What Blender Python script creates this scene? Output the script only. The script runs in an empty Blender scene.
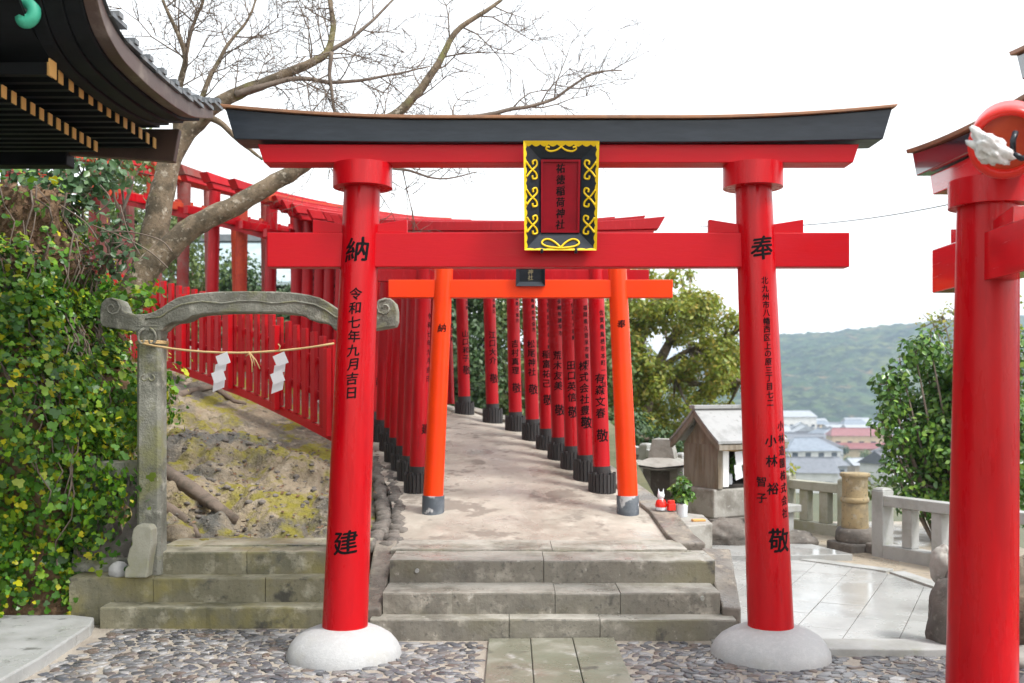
import bpy, bmesh, math, random
import numpy as np
from mathutils import Vector, Matrix, noise as mnoise
random.seed(7)
RNG = np.random.default_rng(11)
R = math.radians
S = bpy.context.scene
COL = S.collection

# ------------------------------------------------------------------ camera, world, sun, exposure
EYE, FPX, CX, HY = 1.75, 1000.0, 512.0, 392.0
cam_d = bpy.data.cameras.new('camera')
cam = bpy.data.objects.new('camera', cam_d)
COL.objects.link(cam)
cam.location = (0, 0, EYE)
cam.rotation_euler = (R(90), 0, 0)
cam_d.sensor_width = 36.0
cam_d.lens = FPX / 1024 * 36.0
cam_d.shift_y = (HY - 341.5) / 1024
cam_d.clip_start = 0.05
cam_d.clip_end = 9000
cam_d.dof.use_dof = True
cam_d.dof.focus_distance = 6.7
cam_d.dof.aperture_fstop = 2.4
S.camera = cam

SUN_EL, SUN_AZ = 58, 122          # azimuth clockwise from +Y
w = bpy.data.worlds.new('World')
S.world = w
w.use_nodes = True
nt = w.node_tree
bg = nt.nodes['Background']
sky = nt.nodes.new('ShaderNodeTexSky')
sky.sky_type = 'NISHITA'
sky.sun_disc = False
sky.sun_elevation = R(SUN_EL)
sky.sun_rotation = R(SUN_AZ)
sky.air_density = 2.0
sky.dust_density = 1.0
sky.ozone_density = 1.0
hsv = nt.nodes.new('ShaderNodeHueSaturation')      # overcast: the cloud deck takes the blue out of the sky
hsv.inputs['Saturation'].default_value = 0.15
nt.links.new(sky.outputs[0], hsv.inputs['Color'])
nt.links.new(hsv.outputs[0], bg.inputs['Color'])
bg.inputs['Strength'].default_value = 0.128
sun_d = bpy.data.lights.new('sun', 'SUN')
sun_d.energy = 1.5
sun_d.angle = R(11)
sun_d.color = (1.0, 0.98, 0.95)
sun = bpy.data.objects.new('sun', sun_d)
COL.objects.link(sun)
_d = Vector((math.sin(R(SUN_AZ)) * math.cos(R(SUN_EL)), math.cos(R(SUN_AZ)) * math.cos(R(SUN_EL)), math.sin(R(SUN_EL))))
sun.rotation_euler = _d.to_track_quat('Z', 'Y').to_euler()
sun.location = (3, -4, 12)
S.view_settings.view_transform = 'Standard'
S.view_settings.look = 'None'
S.view_settings.exposure = 1.44
S.view_settings.gamma = 1.0
S.render.engine = 'CYCLES'
S.cycles.max_bounces = 8
S.cycles.diffuse_bounces = 4
S.cycles.transparent_max_bounces = 12

# ------------------------------------------------------------------ helpers
def P(px, py, Y):
    """a point of the photograph at depth Y metres -> world"""
    return Vector(((px - CX) * Y / FPX, Y, EYE + (HY - py) * Y / FPX))

def tag(o, label=None, cat=None, group=None, kind=None):
    if label: o['label'] = label
    if cat: o['category'] = cat
    if group: o['group'] = group
    if kind: o['kind'] = kind
    return o

def thing(name, loc, label, cat, group=None, rz=0.0):
    o = bpy.data.objects.new(name, None)
    o.empty_display_size = 0.1
    COL.objects.link(o)
    o.location = loc
    o.rotation_euler = (0, 0, rz)
    return tag(o, label, cat, group)

class MB:
    def __init__(s):
        s.v, s.f, s.sm = [], [], []
    def add(s, vs, fs, smooth=False):
        b = len(s.v)
        s.v += [tuple(p) for p in vs]
        for f in fs:
            s.f.append(tuple(b + i for i in f)); s.sm.append(smooth)
        return s
    def box(s, x0, x1, y0, y1, z0, z1, rz=0.0, c=None):
        vs = [Vector((x, y, z)) for z in (z0, z1) for y in (y0, y1) for x in (x0, x1)]
        if rz or c:
            m = Matrix.Rotation(rz, 4, 'Z')
            vs = [m @ p + Vector(c or (0, 0, 0)) for p in vs]
        return s.add(vs, [(0, 2, 3, 1), (4, 5, 7, 6), (0, 1, 5, 4), (2, 6, 7, 3), (0, 4, 6, 2), (1, 3, 7, 5)])
    def hexa(s, bot, top):
        return s.add(list(bot) + list(top), [(3, 2, 1, 0), (4, 5, 6, 7), (0, 1, 5, 4), (1, 2, 6, 5), (2, 3, 7, 6), (3, 0, 4, 7)])
    def cone(s, p0, p1, r0, r1, n=32, caps=True):
        p0, p1 = Vector(p0), Vector(p1)
        ax = (p1 - p0).normalized()
        a = Vector((1, 0, 0)) if abs(ax.x) < .9 else Vector((0, 1, 0))
        u = (a - ax * a.dot(ax)).normalized(); w_ = ax.cross(u)
        ring = lambda p, r: [p + u * (r * math.cos(2 * math.pi * i / n)) + w_ * (r * math.sin(2 * math.pi * i / n)) for i in range(n)]
        s.add(ring(p0, r0) + ring(p1, r1), [(i, (i + 1) % n, n + (i + 1) % n, n + i) for i in range(n)], True)
        if caps:
            s.add(ring(p0, r0), [tuple(range(n - 1, -1, -1))]); s.add(ring(p1, r1), [tuple(range(n))])
        return s
    def tube(s, pts, rad, n=8, smooth=True, jit=0.0):
        pts = [Vector(p) for p in pts]
        m = len(pts)
        vs = []; u = None
        for i in range(m):
            t = (pts[min(i + 1, m - 1)] - pts[max(i - 1, 0)])
            t = t.normalized() if t.length > 1e-9 else Vector((0, 0, 1))
            if u is None:
                a = Vector((0, 0, 1)) if abs(t.z) < .9 else Vector((1, 0, 0))
                u = (a - t * a.dot(t)).normalized()
            else:
                u = (u - t * u.dot(t))
                u = u.normalized() if u.length > 1e-6 else t.orthogonal().normalized()
            v = t.cross(u)
            r = rad[i] if hasattr(rad, '__len__') else rad
            for k in range(n):
                q = r * (1 + jit * random.uniform(-1, 1))
                a = 2 * math.pi * k / n
                vs.append(pts[i] + u * (q * math.cos(a)) + v * (q * math.sin(a)))
        fs = [(i * n + k, i * n + (k + 1) % n, (i + 1) * n + (k + 1) % n, (i + 1) * n + k) for i in range(m - 1) for k in range(n)]
        fs += [tuple(range(n - 1, -1, -1)), tuple(range((m - 1) * n, m * n))]
        return s.add(vs, fs, smooth)
    def lathe(s, c, prof, n=32, jit=0.0, smooth=True):
        vs = []
        for r, z in prof:
            for k in range(n):
                a = 2 * math.pi * k / n
                q = r
                if jit: q = r * (1 + jit * mnoise.noise(Vector((math.cos(a) * 1.7, math.sin(a) * 1.7, z * 4 + c[0]))))
                vs.append((c[0] + q * math.cos(a), c[1] + q * math.sin(a), c[2] + z))
        m = len(prof)
        fs = [(i * n + k, i * n + (k + 1) % n, (i + 1) * n + (k + 1) % n, (i + 1) * n + k) for i in range(m - 1) for k in range(n)]
        s.add(vs, fs, smooth)
        s.add(vs[-n:], [tuple(range(n))], smooth); s.add(vs[:n], [tuple(range(n - 1, -1, -1))])
        return s
    def prism(s, poly, depth, fn):
        """poly of (a, b); fn(a, b, d) -> point, d in 0..depth"""
        n = len(poly)
        vs = [fn(a, b, 0) for a, b in poly] + [fn(a, b, depth) for a, b in poly]
        return s.add(vs, [tuple(range(n)), tuple(range(2 * n - 1, n - 1, -1))] + [(i, n + i, n + (i + 1) % n, (i + 1) % n) for i in range(n)])
    def grid(s, nx, ny, fn, smooth=True, flip=False):
        vs = [fn(i / (nx - 1), j / (ny - 1)) for j in range(ny) for i in range(nx)]
        fs = []
        for j in range(ny - 1):
            for i in range(nx - 1):
                q = (j * nx + i, j * nx + i + 1, (j + 1) * nx + i + 1, (j + 1) * nx + i)
                fs.append(q[::-1] if flip else q)
        return s.add(vs, fs, smooth)
    def mesh(s, name, off=(0, 0, 0), fix=True):
        me = bpy.data.meshes.new(name)
        o = Vector(off)
        me.from_pydata([Vector(p) - o for p in s.v], [], s.f)
        me.polygons.foreach_set('use_smooth', s.sm)
        if fix:
            bm = bmesh.new(); bm.from_mesh(me)
            bmesh.ops.recalc_face_normals(bm, faces=bm.faces)
            bm.to_mesh(me); bm.free()
        me.update()
        return me
    def build(s, name, m, parent=None, bevel=0.0, local=False, loc=None, fix=True):
        off = (0, 0, 0)
        if loc is not None: off = loc
        if parent is not None and not local:
            p = parent; off = Vector((0, 0, 0))
            while p is not None:
                off = off + Vector(p.location); p = p.parent
        return link(name, s.mesh(name, off, fix), m, parent, bevel, loc)

def link(name, me, m, parent=None, bevel=0.0, loc=None):
    o = bpy.data.objects.new(name, me)
    COL.objects.link(o)
    if m is not None and not me.materials: me.materials.append(m)
    if parent is not None: o.parent = parent
    if loc is not None: o.location = loc
    if bevel:
        b = o.modifiers.new('bevel', 'BEVEL'); b.width = bevel; b.segments = 2; b.limit_method = 'ANGLE'; b.angle_limit = R(40)
    return o

def dup(root, loc, rz=0.0, label=None, group=None, scale=None):
    r = root.copy(); COL.objects.link(r)
    r.location = loc; r.rotation_euler = (0, 0, rz)
    if label: r['label'] = label
    if group: r['group'] = group
    if scale: r.scale = (scale,) * 3
    for ch in list(root.children):
        c = ch.copy(); COL.objects.link(c); c.parent = r
        for g in list(ch.children):
            d = g.copy(); COL.objects.link(d); d.parent = c
    return r

def fnoise(x, y, z=0.0, s=1.0, o=4):
    return mnoise.fractal(Vector((x * s, y * s, z * s)), 1.0, 2.0, o)

# ------------------------------------------------------------------ materials
def mat(name, base, rough=.5, layers=(), bump=None, bump2=None, rvar=None, coat=0.0, metal=0.0, island=None, spec=None,
        stretch=None, vary=0.0, transl=0.0, moss_lit_top=None, wave=None):
    m = bpy.data.materials.new(name)
    m.use_nodes = True
    N, L = m.node_tree.nodes, m.node_tree.links
    b = N['Principled BSDF']
    tc = N.new('ShaderNodeTexCoord')
    oi = N.new('ShaderNodeObjectInfo')
    mul = N.new('ShaderNodeVectorMath'); mul.operation = 'MULTIPLY_ADD'
    sc = stretch or (1, 1, 1)
    mul.inputs[1].default_value = sc
    L.new(tc.outputs['Object'], mul.inputs[0])
    add = N.new('ShaderNodeVectorMath'); add.operation = 'SCALE'
    add.inputs[0].default_value = (13, 7, 19)
    L.new(oi.outputs['Random'], add.inputs['Scale'])
    L.new(add.outputs[0], mul.inputs[2])
    co = mul.outputs[0]
    def rgb(c):
        n = N.new('ShaderNodeRGB'); n.outputs[0].default_value = (*c, 1); return n.outputs[0]
    def noise_(scale, detail=6, rough_=.6, dist=0.0):
        n = N.new('ShaderNodeTexNoise'); n.inputs['Scale'].default_value = scale
        n.inputs['Detail'].default_value = detail; n.inputs['Roughness'].default_value = rough_
        n.inputs['Distortion'].default_value = dist
        L.new(co, n.inputs['Vector']); return n.outputs['Fac']
    def ramp(sock, lo, hi):
        n = N.new('ShaderNodeMapRange'); n.inputs['From Min'].default_value = lo; n.inputs['From Max'].default_value = hi
        L.new(sock, n.inputs['Value']); return n.outputs[0]
    def mix(f, a, c):
        n = N.new('ShaderNodeMix'); n.data_type = 'RGBA'
        L.new(f, n.inputs['Factor']); L.new(a, n.inputs['A']); L.new(c, n.inputs['B']); return n.outputs['Result']
    if island:
        g = N.new('ShaderNodeNewGeometry')
        cr = N.new('ShaderNodeValToRGB')
        L.new(g.outputs['Random Per Island'], cr.inputs[0])
        els = cr.color_ramp.elements
        for i, (pos, c) in enumerate(island):
            e = els[i] if i < 2 else els.new(pos)
            e.position = pos; e.color = (*c, 1)
        col = cr.outputs[0]
    else:
        col = rgb(base)
    if vary:
        h = N.new('ShaderNodeHueSaturation')
        v = ramp(oi.outputs['Random'], 0, 1)
        mr = N.new('ShaderNodeMapRange'); mr.inputs['To Min'].default_value = 1 - vary; mr.inputs['To Max'].default_value = 1 + vary * .6
        L.new(oi.outputs['Random'], mr.inputs['Value']); L.new(mr.outputs[0], h.inputs['Value'])
        L.new(col, h.inputs['Color']); col = h.outputs[0]
    for (scale, c2, lo, hi) in layers:
        col = mix(ramp(noise_(scale), lo, hi), col, rgb(c2))
    if moss_lit_top:  # tint on upward faces: mossy growth on rock and gate, painted light on steps
        c2, scale, lo, hi, nz = moss_lit_top
        g = N.new('ShaderNodeNewGeometry')
        sx = N.new('ShaderNodeSeparateXYZ'); L.new(g.outputs['Normal'], sx.inputs[0])
        f1 = ramp(sx.outputs['Z'], nz, 1.0)
        f2 = ramp(noise_(scale, 8, .65), lo, hi)
        mm = N.new('ShaderNodeMath'); mm.operation = 'MULTIPLY'; mm.use_clamp = True
        L.new(f1, mm.inputs[0]); L.new(f2, mm.inputs[1])
        col = mix(mm.outputs[0], col, rgb(c2))
    L.new(col, b.inputs['Base Color'])
    b.inputs['Roughness'].default_value = rough
    b.inputs['Metallic'].default_value = metal
    if spec is not None: b.inputs['Specular IOR Level'].default_value = spec
    if rvar:
        scale, lo, hi, r0, r1 = rvar
        mr = N.new('ShaderNodeMapRange')
        mr.inputs['From Min'].default_value = lo; mr.inputs['From Max'].default_value = hi
        mr.inputs['To Min'].default_value = r0; mr.inputs['To Max'].default_value = r1
        L.new(noise_(scale), mr.inputs['Value']); L.new(mr.outputs[0], b.inputs['Roughness'])
    if coat:
        b.inputs['Coat Weight'].default_value = coat; b.inputs['Coat Roughness'].default_value = .08
    nrm = None
    for bp in (bump, bump2):
        if bp:
            scale, st, dist = bp
            bn = N.new('ShaderNodeBump'); bn.inputs['Strength'].default_value = st; bn.inputs['Distance'].default_value = dist
            L.new(noise_(scale, 8, .6), bn.inputs['Height'])
            if nrm: L.new(nrm, bn.inputs['Normal'])
            nrm = bn.outputs[0]
    if wave:
        scale, st, dist, direc = wave
        wv = N.new('ShaderNodeTexWave'); wv.inputs['Scale'].default_value = scale; wv.bands_direction = direc
        wv.inputs['Distortion'].default_value = 4.0; wv.inputs['Detail'].default_value = 3
        L.new(co, wv.inputs['Vector'])
        bn = N.new('ShaderNodeBump'); bn.inputs['Strength'].default_value = st; bn.inputs['Distance'].default_value = dist
        L.new(wv.outputs['Fac'], bn.inputs['Height'])
        if nrm: L.new(nrm, bn.inputs['Normal'])
        nrm = bn.outputs[0]
    if nrm: L.new(nrm, b.inputs['Normal'])
    if transl:
        t = N.new('ShaderNodeBsdfTranslucent'); L.new(col, t.inputs['Color'])
        ms = N.new('ShaderNodeMixShader'); ms.inputs[0].default_value = transl
        L.new(b.outputs[0], ms.inputs[1]); L.new(t.outputs[0], ms.inputs[2])
        L.new(ms.outputs[0], N['Material Output'].inputs['Surface'])
    return m

M = {}
M['red'] = mat('red_lacquer', (.49, .0006, .005), .3, layers=[(14, (.40, .0006, .005), .46, .72), (40, (.53, .004, .010), .56, .74), (26, (.36, .002, .006), .62, .74)], bump=(50, .05, .004), bump2=(5, .12, .02), stretch=(1, 1, .16), rvar=(9, .3, .7, .2, .4), spec=.32)
M['red_wood'] = mat('red_lacquered_wood', (.50, .0006, .006), .36, layers=[(5, (.50, .002, .012), .42, .75), (30, (.55, .005, .014), .55, .8)], bump=(14, .22, .006), stretch=(1, 8, 8), coat=0, rvar=(5, .3, .7, .28, .5), spec=.22)
M['red_mid'] = mat('red_paint', (.42, .0008, .006), .38, layers=[(12, (.36, .002, .008), .45, .68), (30, (.52, .02, .03), .58, .74), (22, (.24, .004, .008), .62, .74)], bump=(40, .1, .004), vary=.22, stretch=(1, 1, .2), rvar=(9, .3, .7, .26, .55), spec=.3)
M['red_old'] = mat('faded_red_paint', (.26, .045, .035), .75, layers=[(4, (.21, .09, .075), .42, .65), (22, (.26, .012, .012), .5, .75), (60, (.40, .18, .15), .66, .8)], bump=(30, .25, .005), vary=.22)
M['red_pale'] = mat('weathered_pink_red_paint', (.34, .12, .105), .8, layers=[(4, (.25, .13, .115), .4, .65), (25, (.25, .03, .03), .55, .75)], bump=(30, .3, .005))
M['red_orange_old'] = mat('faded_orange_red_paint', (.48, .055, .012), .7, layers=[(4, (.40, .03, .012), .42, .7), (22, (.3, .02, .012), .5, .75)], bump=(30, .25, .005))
M['orange'] = mat('vermilion_paint', (.88, .048, .0005), .34, layers=[(3, (.80, .040, .002), .45, .7), (45, (.88, .10, .02), .66, .76)], bump=(30, .12, .004), coat=0, spec=.3)
M['black'] = mat('black_lacquer', (.010, .015, .022), .36, layers=[(6, (.018, .024, .034), .4, .7)], bump=(18, .15, .004), stretch=(1, 6, 6), coat=.06, spec=.35, rvar=(4, .3, .7, .28, .46))
M['ink'] = mat('black_ink', (.004, .003, .004), .6, spec=.12)
M['ink_gold'] = mat('dull_gold_paint', (.30, .25, .14), .5)
M['copper'] = mat('aged_copper', (.30, .14, .07), .45, layers=[(5, (.20, .11, .07), .4, .7), (16, (.36, .18, .09), .5, .75)], metal=.35, bump=(12, .1, .004))
M['yellow'] = mat('yellow_paint', (.86, .58, .005), .4, bump=(60, .15, .003))
M['panel_red'] = mat('dark_red_panel', (.29, .0008, .010), .4, layers=[(6, (.22, .0008, .009), .4, .7)], spec=.2)
M['red_gloss'] = mat('glossy_red_beam', (.58, .001, .007), .2, layers=[(5, (.48, .001, .007), .42, .75)], bump=(14, .15, .006), stretch=(1, 8, 8), coat=1.0, rvar=(5, .3, .7, .14, .3))
M['black_gloss'] = mat('glossy_black_beam', (.016, .022, .03), .2, bump=(18, .12, .004), stretch=(1, 6, 6), coat=.8, rvar=(4, .3, .7, .12, .28))
for _k in ('red_gloss', 'black_gloss'): M[_k].node_tree.nodes['Principled BSDF'].inputs['Coat IOR'].default_value = 2.2
M['mound'] = mat('white_granite', (.40, .40, .395), .75, layers=[(120, (.36, .36, .37), .55, .66), (180, (.52, .52, .52), .55, .7), (4, (.40, .39, .36), .5, .7), (30, (.46,.46,.45), .5, .7)], bump=(90, .35, .01), bump2=(9, .25, .02))
M['step'] = mat('weathered_step_stone', (.20, .185, .15), .75, layers=[(2.2, (.13, .12, .10), .44, .62), (7, (.36, .335, .28), .53, .72), (35, (.10, .095, .08), .56, .70), (1.1, (.20, .185, .12), .5, .66), (4.5, (.085, .08, .068), .60, .68), (14, (.44, .42, .37), .66, .73)], bump=(35, .4, .012), bump2=(5, .3, .03), rvar=(3, .36, .60, .22, .8), moss_lit_top=((.38, .36, .31), 2.6, .36, .58, .75))  # treads painted paler than risers: light from above put into the colour
M['step_moss'] = mat('mossy_step_stone', (.20, .185, .12), .8, layers=[(2.2, (.13, .125, .08), .43, .60), (6, (.40, .38, .29), .53, .70), (35, (.10, .10, .07), .56, .70), (1.4, (.24, .21, .07), .52, .66), (3.7, (.06, .058, .045), .58, .66)], bump=(35, .4, .012), bump2=(5, .3, .03), rvar=(3, .35, .65, .3, .85), moss_lit_top=((.34, .32, .24), 2.6, .40, .60, .75))  # upward faces tinted paler here too, imitating light falling on the treads
M['gate_stone'] = mat('lichened_grey_stone', (.24, .24, .20), .85, layers=[(2.5, (.12, .12, .095), .43, .60), (9, (.36, .355, .30), .53, .66), (3.3, (.22, .22, .11), .53, .66), (55, (.10, .10, .08), .60, .70), (38, (.46, .46, .42), .68, .72)], bump=(60, .8, .012), bump2=(9, .5, .03), moss_lit_top=((.22, .20, .07), 5, .48, .68, .35))
M['granite'] = mat('light_granite', (.36, .36, .345), .7, layers=[(3, (.25, .25, .225), .45, .66), (90, (.26, .26, .25), .58, .68), (8, (.27, .28, .22), .58, .75)], bump=(70, .3, .006))
M['granite_moss'] = mat('mossy_granite', (.38, .37, .30), .8, layers=[(3, (.25, .25, .18), .42, .68), (90, (.22, .22, .2), .58, .68), (6, (.30, .30, .18), .5, .75)], bump=(60, .35, .008))
M['sandstone'] = mat('yellowed_stone', (.34, .26, .14), .85, layers=[(4, (.20, .16, .10), .44, .62), (9, (.36, .32, .24), .55, .68), (30, (.13, .11, .07), .57, .68)], bump=(40, .5, .01))
M['kerb_stone'] = mat('brown_grey_kerb_stone', (.22, .195, .16), .75, layers=[(2.5, (.13, .11, .09), .44, .60), (6, (.31, .27, .21), .54, .68), (30, (.10, .09, .075), .57, .68), (12, (.36, .33, .28), .64, .72)], bump=(30, .6, .012), bump2=(6, .3, .02), rvar=(3, .38, .6, .25, .8))
M['dark_stone'] = mat('dark_rough_stone', (.16, .14, .12), .85, layers=[(3, (.09, .08, .07), .42, .66), (16, (.25, .23, .2), .56, .76)], bump=(20, .6, .02), bump2=(60, .3, .006))
M['path'] = mat('pale_worn_concrete', (.40, .36, .30), .7, layers=[(1.2, (.31, .275, .225), .47, .60), (4.5, (.48, .44, .37), .52, .70), (2.2, (.23, .20, .165), .565, .61), (7, (.25, .22, .18), .59, .66), (60, (.32, .28, .23), .6, .75)], bump=(50, .35, .01), bump2=(5, .3, .03), rvar=(1.1, .40, .58, .14, .75))
M['paving'] = mat('wet_pale_paving', (.33, .33, .315), .35, layers=[(1.5, (.26, .26, .25), .45, .65), (40, (.39, .39, .375), .55, .75), (5, (.31, .30, .28), .62, .75)], bump=(40, .12, .004), rvar=(1.4, .38, .60, .10, .45), vary=.16)
M['paving_tan'] = mat('tan_stone_edge', (.38, .32, .24), .5, layers=[(2, (.27, .23, .18), .45, .65), (8, (.18, .16, .13), .6, .68)], bump=(20, .4, .01), rvar=(2, .4, .6, .2, .7))
M['strip'] = mat('greenish_walk_slab', (.20, .195, .145), .5, layers=[(1.1, (.20, .155, .12), .52, .6), (3, (.32, .31, .26), .5, .7), (1.7, (.17, .175, .125), .46, .62), (9, (.40, .39, .36), .60, .72), (5, (.09, .09, .07), .60, .68)], bump=(25, .3, .008), rvar=(3, .38, .6, .2, .6), vary=.12)
M['slab'] = mat('grey_flat_slab', (.38, .385, .375), .6, layers=[(2, (.29, .295, .28), .46, .66), (8, (.16, .16, .15), .60, .66), (60, (.46,.46,.45), .6, .7)], bump=(40, .2, .006), rvar=(3, .4, .6, .25, .65))
M['mortar'] = mat('sandy_mortar', (.36, .32, .265), .85, layers=[(3, (.26, .22, .18), .45, .65), (50, (.45, .40, .33), .55, .75)], bump=(60, .6, .015), rvar=(2, .4, .6, .4, .9))
M['cobble'] = mat('river_cobble', (.2, .19, .19), .4, island=[(0, (.045, .045, .05)), (.2, (.10, .10, .105)), (.4, (.18, .178, .18)), (.55, (.14, .105, .085)), (.7, (.085, .09, .105)), (.85, (.23, .225, .225)), (1, (.35, .34, .33))], layers=[(70, (.12, .115, .11), .58, .74)], bump=(60, .25, .004), rvar=(1.5, .36, .62, .12, .42))
M['rock'] = mat('tan_rock', (.29, .232, .155), .85, layers=[(1.1, (.13, .115, .09), .45, .58), (5, (.38, .32, .235), .54, .66), (13, (.10, .085, .06), .57, .66), (.8, (.12, .115, .10), .55, .64), (32, (.33, .28, .20), .6, .72)], bump=(8, 1.0, .08), bump2=(36, .8, .02), moss_lit_top=((.23, .20, .010), 2.1, .50, .56, .25))
M['soil'] = mat('leaf_litter_soil', (.16, .095, .05), .95, layers=[(8, (.24, .15, .08), .5, .7), (20, (.08, .05, .03), .5, .7)], bump=(22, .9, .03))
M['ground'] = mat('mossy_earth', (.10, .10, .05), .95, layers=[(.05, (.14, .13, .07), .45, .6), (1.5, (.07, .08, .035), .45, .65)], bump=(3, .6, .1))
M['bark'] = mat('lichened_bark', (.19, .14, .09), .9, layers=[(7, (.085, .065, .04), .44, .60), (20, (.36, .31, .24), .56, .68), (3.2, (.16, .15, .05), .56, .68), (45, (.06, .045, .03), .58, .68)], bump=(30, .8, .012), bump2=(8, .4, .03))
M['twig'] = mat('grey_brown_twig', (.15, .115, .09), .9, layers=[(10, (.22, .17, .13), .5, .7)])
M['root'] = mat('grey_root', (.17, .13, .10), .9, layers=[(8, (.10, .08, .06), .45, .65)], bump=(30, .7, .01))
M['black_wood'] = mat('black_stained_wood', (.004, .0045, .005), .6, layers=[(5, (.009, .009, .010), .45, .7)], bump=(20, .2, .004), spec=.2)
M['brown_wood'] = mat('dark_brown_wood', (.085, .048, .036), .5, layers=[(6, (.06, .035, .026), .45, .7)], bump=(20, .2, .004))
M['fascia'] = mat('brown_copper_fascia', (.085, .05, .04), .4, layers=[(5, (.20, .15, .12), .5, .7), (3, (.09, .05, .04), .45, .65)], metal=.3)
M['tile'] = mat('grey_roof_tile', (.14, .15, .16), .5, layers=[(5, (.22, .22, .22), .5, .72)], bump=(20, .2, .005))
M['rafter_end'] = mat('ochre_rafter_end', (.62, .34, .10), .6)
M['teal'] = mat('verdigris_carving', (.05, .42, .27), .5, layers=[(8, (.16, .60, .42), .5, .7)])
M['stave'] = mat('charcoal_wood_stave', (.028, .025, .025), .65, layers=[(9, (.05, .045, .042), .5, .7)], bump=(25, .5, .006), stretch=(4, 4, .6))
M['sleeve'] = mat('worn_slate_paint', (.075, .09, .11), .55, layers=[(6, (.14, .16, .18), .48, .64), (7, (.50, .51, .52), .54, .60)], bump=(30, .3, .004))
M['fence_red'] = mat('fence_red_paint', (.48, .002, .006), .42, layers=[(4, (.48, .006, .014), .45, .7), (30, (.62, .03, .03), .66, .76)], bump=(25, .2, .004), vary=.1, spec=.3)
M['rope'] = mat('straw_rope', (.55, .38, .18), .85, bump=(120, .5, .003))
M['paper'] = mat('white_paper', (.85, .85, .88), .8, transl=.25)
M['hut_wood'] = mat('weathered_grey_brown_wood', (.25, .22, .18), .85, layers=[(3, (.15, .115, .075), .42, .66), (12, (.33, .27, .19), .55, .75)], bump=(18, .4, .006), stretch=(6, 6, .8))
M['hut_roof'] = mat('pale_sheet_roof', (.30, .30, .295), .5, layers=[(4, (.20, .20, .19), .48, .66), (14, (.15, .145, .13), .60, .70)], bump=(20, .2, .006))
M['hut_stone'] = mat('stained_block_stone', (.33, .315, .28), .8, layers=[(4, (.17, .155, .13), .46, .66), (25, (.42, .41, .38), .58, .76)], bump=(30, .5, .01))
M['hut_dark'] = mat('dark_interior_wood', (.03, .025, .02), .9)
M['white_paint'] = mat('white_paint', (.78, .78, .76), .5)
M['white_cloth'] = mat('crumpled_white_cloth', (.72, .71, .70), .85, layers=[(9, (.5, .49, .48), .5, .75)], bump=(14, .8, .02))
M['toy_red'] = mat('bright_red_glaze', (.75, .02, .01), .3)
M['ceramic'] = mat('white_glazed_ceramic', (.72, .76, .80), .2)
M['wire'] = mat('black_cable', (.05, .05, .055), .6)
def leafmat(name, cols, transl=.28, rough=.45, spec=.5):
    n = len(cols)
    return mat(name, cols[0], rough, island=[(i / (n - 1), c) for i, c in enumerate(cols)], transl=transl, spec=spec)
M['ivy'] = leafmat('ivy_leaf', [(.03, .10, .012), (.07, .20, .015), (.12, .30, .018), (.025, .085, .015), (.06, .17, .018), (.19, .38, .018), (.05, .15, .018), (.11, .28, .02), (.25, .42, .02), (.035, .11, .015), (.36, .44, .02), (.62, .54, .015)], rough=.35)
M['shrub_leaf'] = leafmat('glossy_shrub_leaf', [(.03, .08, .025), (.06, .14, .05), (.12, .21, .09), (.05, .11, .04), (.16, .24, .14), (.09, .18, .03)], rough=.35)
M['redleaf'] = leafmat('reddish_leaf', [(.30, .03, .03), (.20, .06, .06), (.16, .10, .08), (.36, .05, .04)])
M['camphor'] = leafmat('yellow_green_leaf', [(.17, .23, .025), (.24, .30, .035), (.32, .35, .04), (.13, .19, .03), (.38, .33, .04), (.20, .27, .04), (.42, .30, .05)], transl=.4)
M['evergreen'] = leafmat('dark_evergreen_leaf', [(.03, .065, .02), (.05, .10, .03), (.08, .14, .05), (.035, .075, .025), (.12, .17, .07)], transl=.25)
M['midgreen'] = leafmat('mid_green_leaf', [(.09, .14, .035), (.13, .19, .05), (.18, .23, .07), (.10, .16, .05), (.22, .26, .09)], transl=.35)
M['camellia'] = leafmat('camellia_leaf', [(.035, .095, .018), (.06, .15, .025), (.11, .24, .035), (.04, .10, .02), (.17, .32, .05), (.24, .37, .06)], transl=.22, rough=.3)
M['litter'] = leafmat('dead_leaf', [(.12, .06, .03), (.18, .10, .05), (.08, .04, .02), (.26, .16, .09)], transl=.1, rough=.8)
M['hill'] = mat('forested_hillside', (.045, .085, .03), .95, layers=[(.006, (.11, .125, .045), .46, .6), (.03, (.03, .06, .028), .46, .58), (.045, (.17, .12, .06), .58, .66), (.10, (.008, .02, .010), .44, .56), (.2, (.12, .15, .06), .58, .66)], bump=(.12, 1.0, 3.0))
M['field'] = mat('dry_fields', (.30, .24, .14), .95, layers=[(.01, (.20, .20, .10), .48, .56), (.02, (.32, .28, .2), .5, .6)])
# ------------------------------------------------------------------ the tunnel's centre line: (x, y, rz of the torii)
TUN = [(-.022, 10.06, 0), (-.145, 10.53, 0), (-.26, 10.96, 1), (-.385, 11.38, 2), (-.506, 11.88, 3), (-.665, 12.37, 5), (-.87, 12.85, 9),
       (-1.15, 13.32, 17), (-1.50, 13.74, 27), (-1.90, 14.06, 37), (-2.34, 14.33, 47), (-2.82, 14.56, 54), (-3.32, 14.76, 59), (-3.82, 14.95, 62),
       (-4.32, 15.13, 63), (-4.82, 15.31, 63), (-5.32, 15.49, 63), (-5.82, 15.67, 63), (-6.32, 15.85, 63), (-6.82, 16.03, 63), (-7.32, 16.2, 63)]
TUN2 = TUN[:9]
for p, q in zip(TUN[8:], TUN[9:]):
    TUN2 += ([] if (p[0] + q[0]) / 2 < -2.2 else [tuple((p[k] + q[k]) / 2 for k in range(3))]) + [q]
TUN = TUN2
ARC = [0.0]
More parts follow.
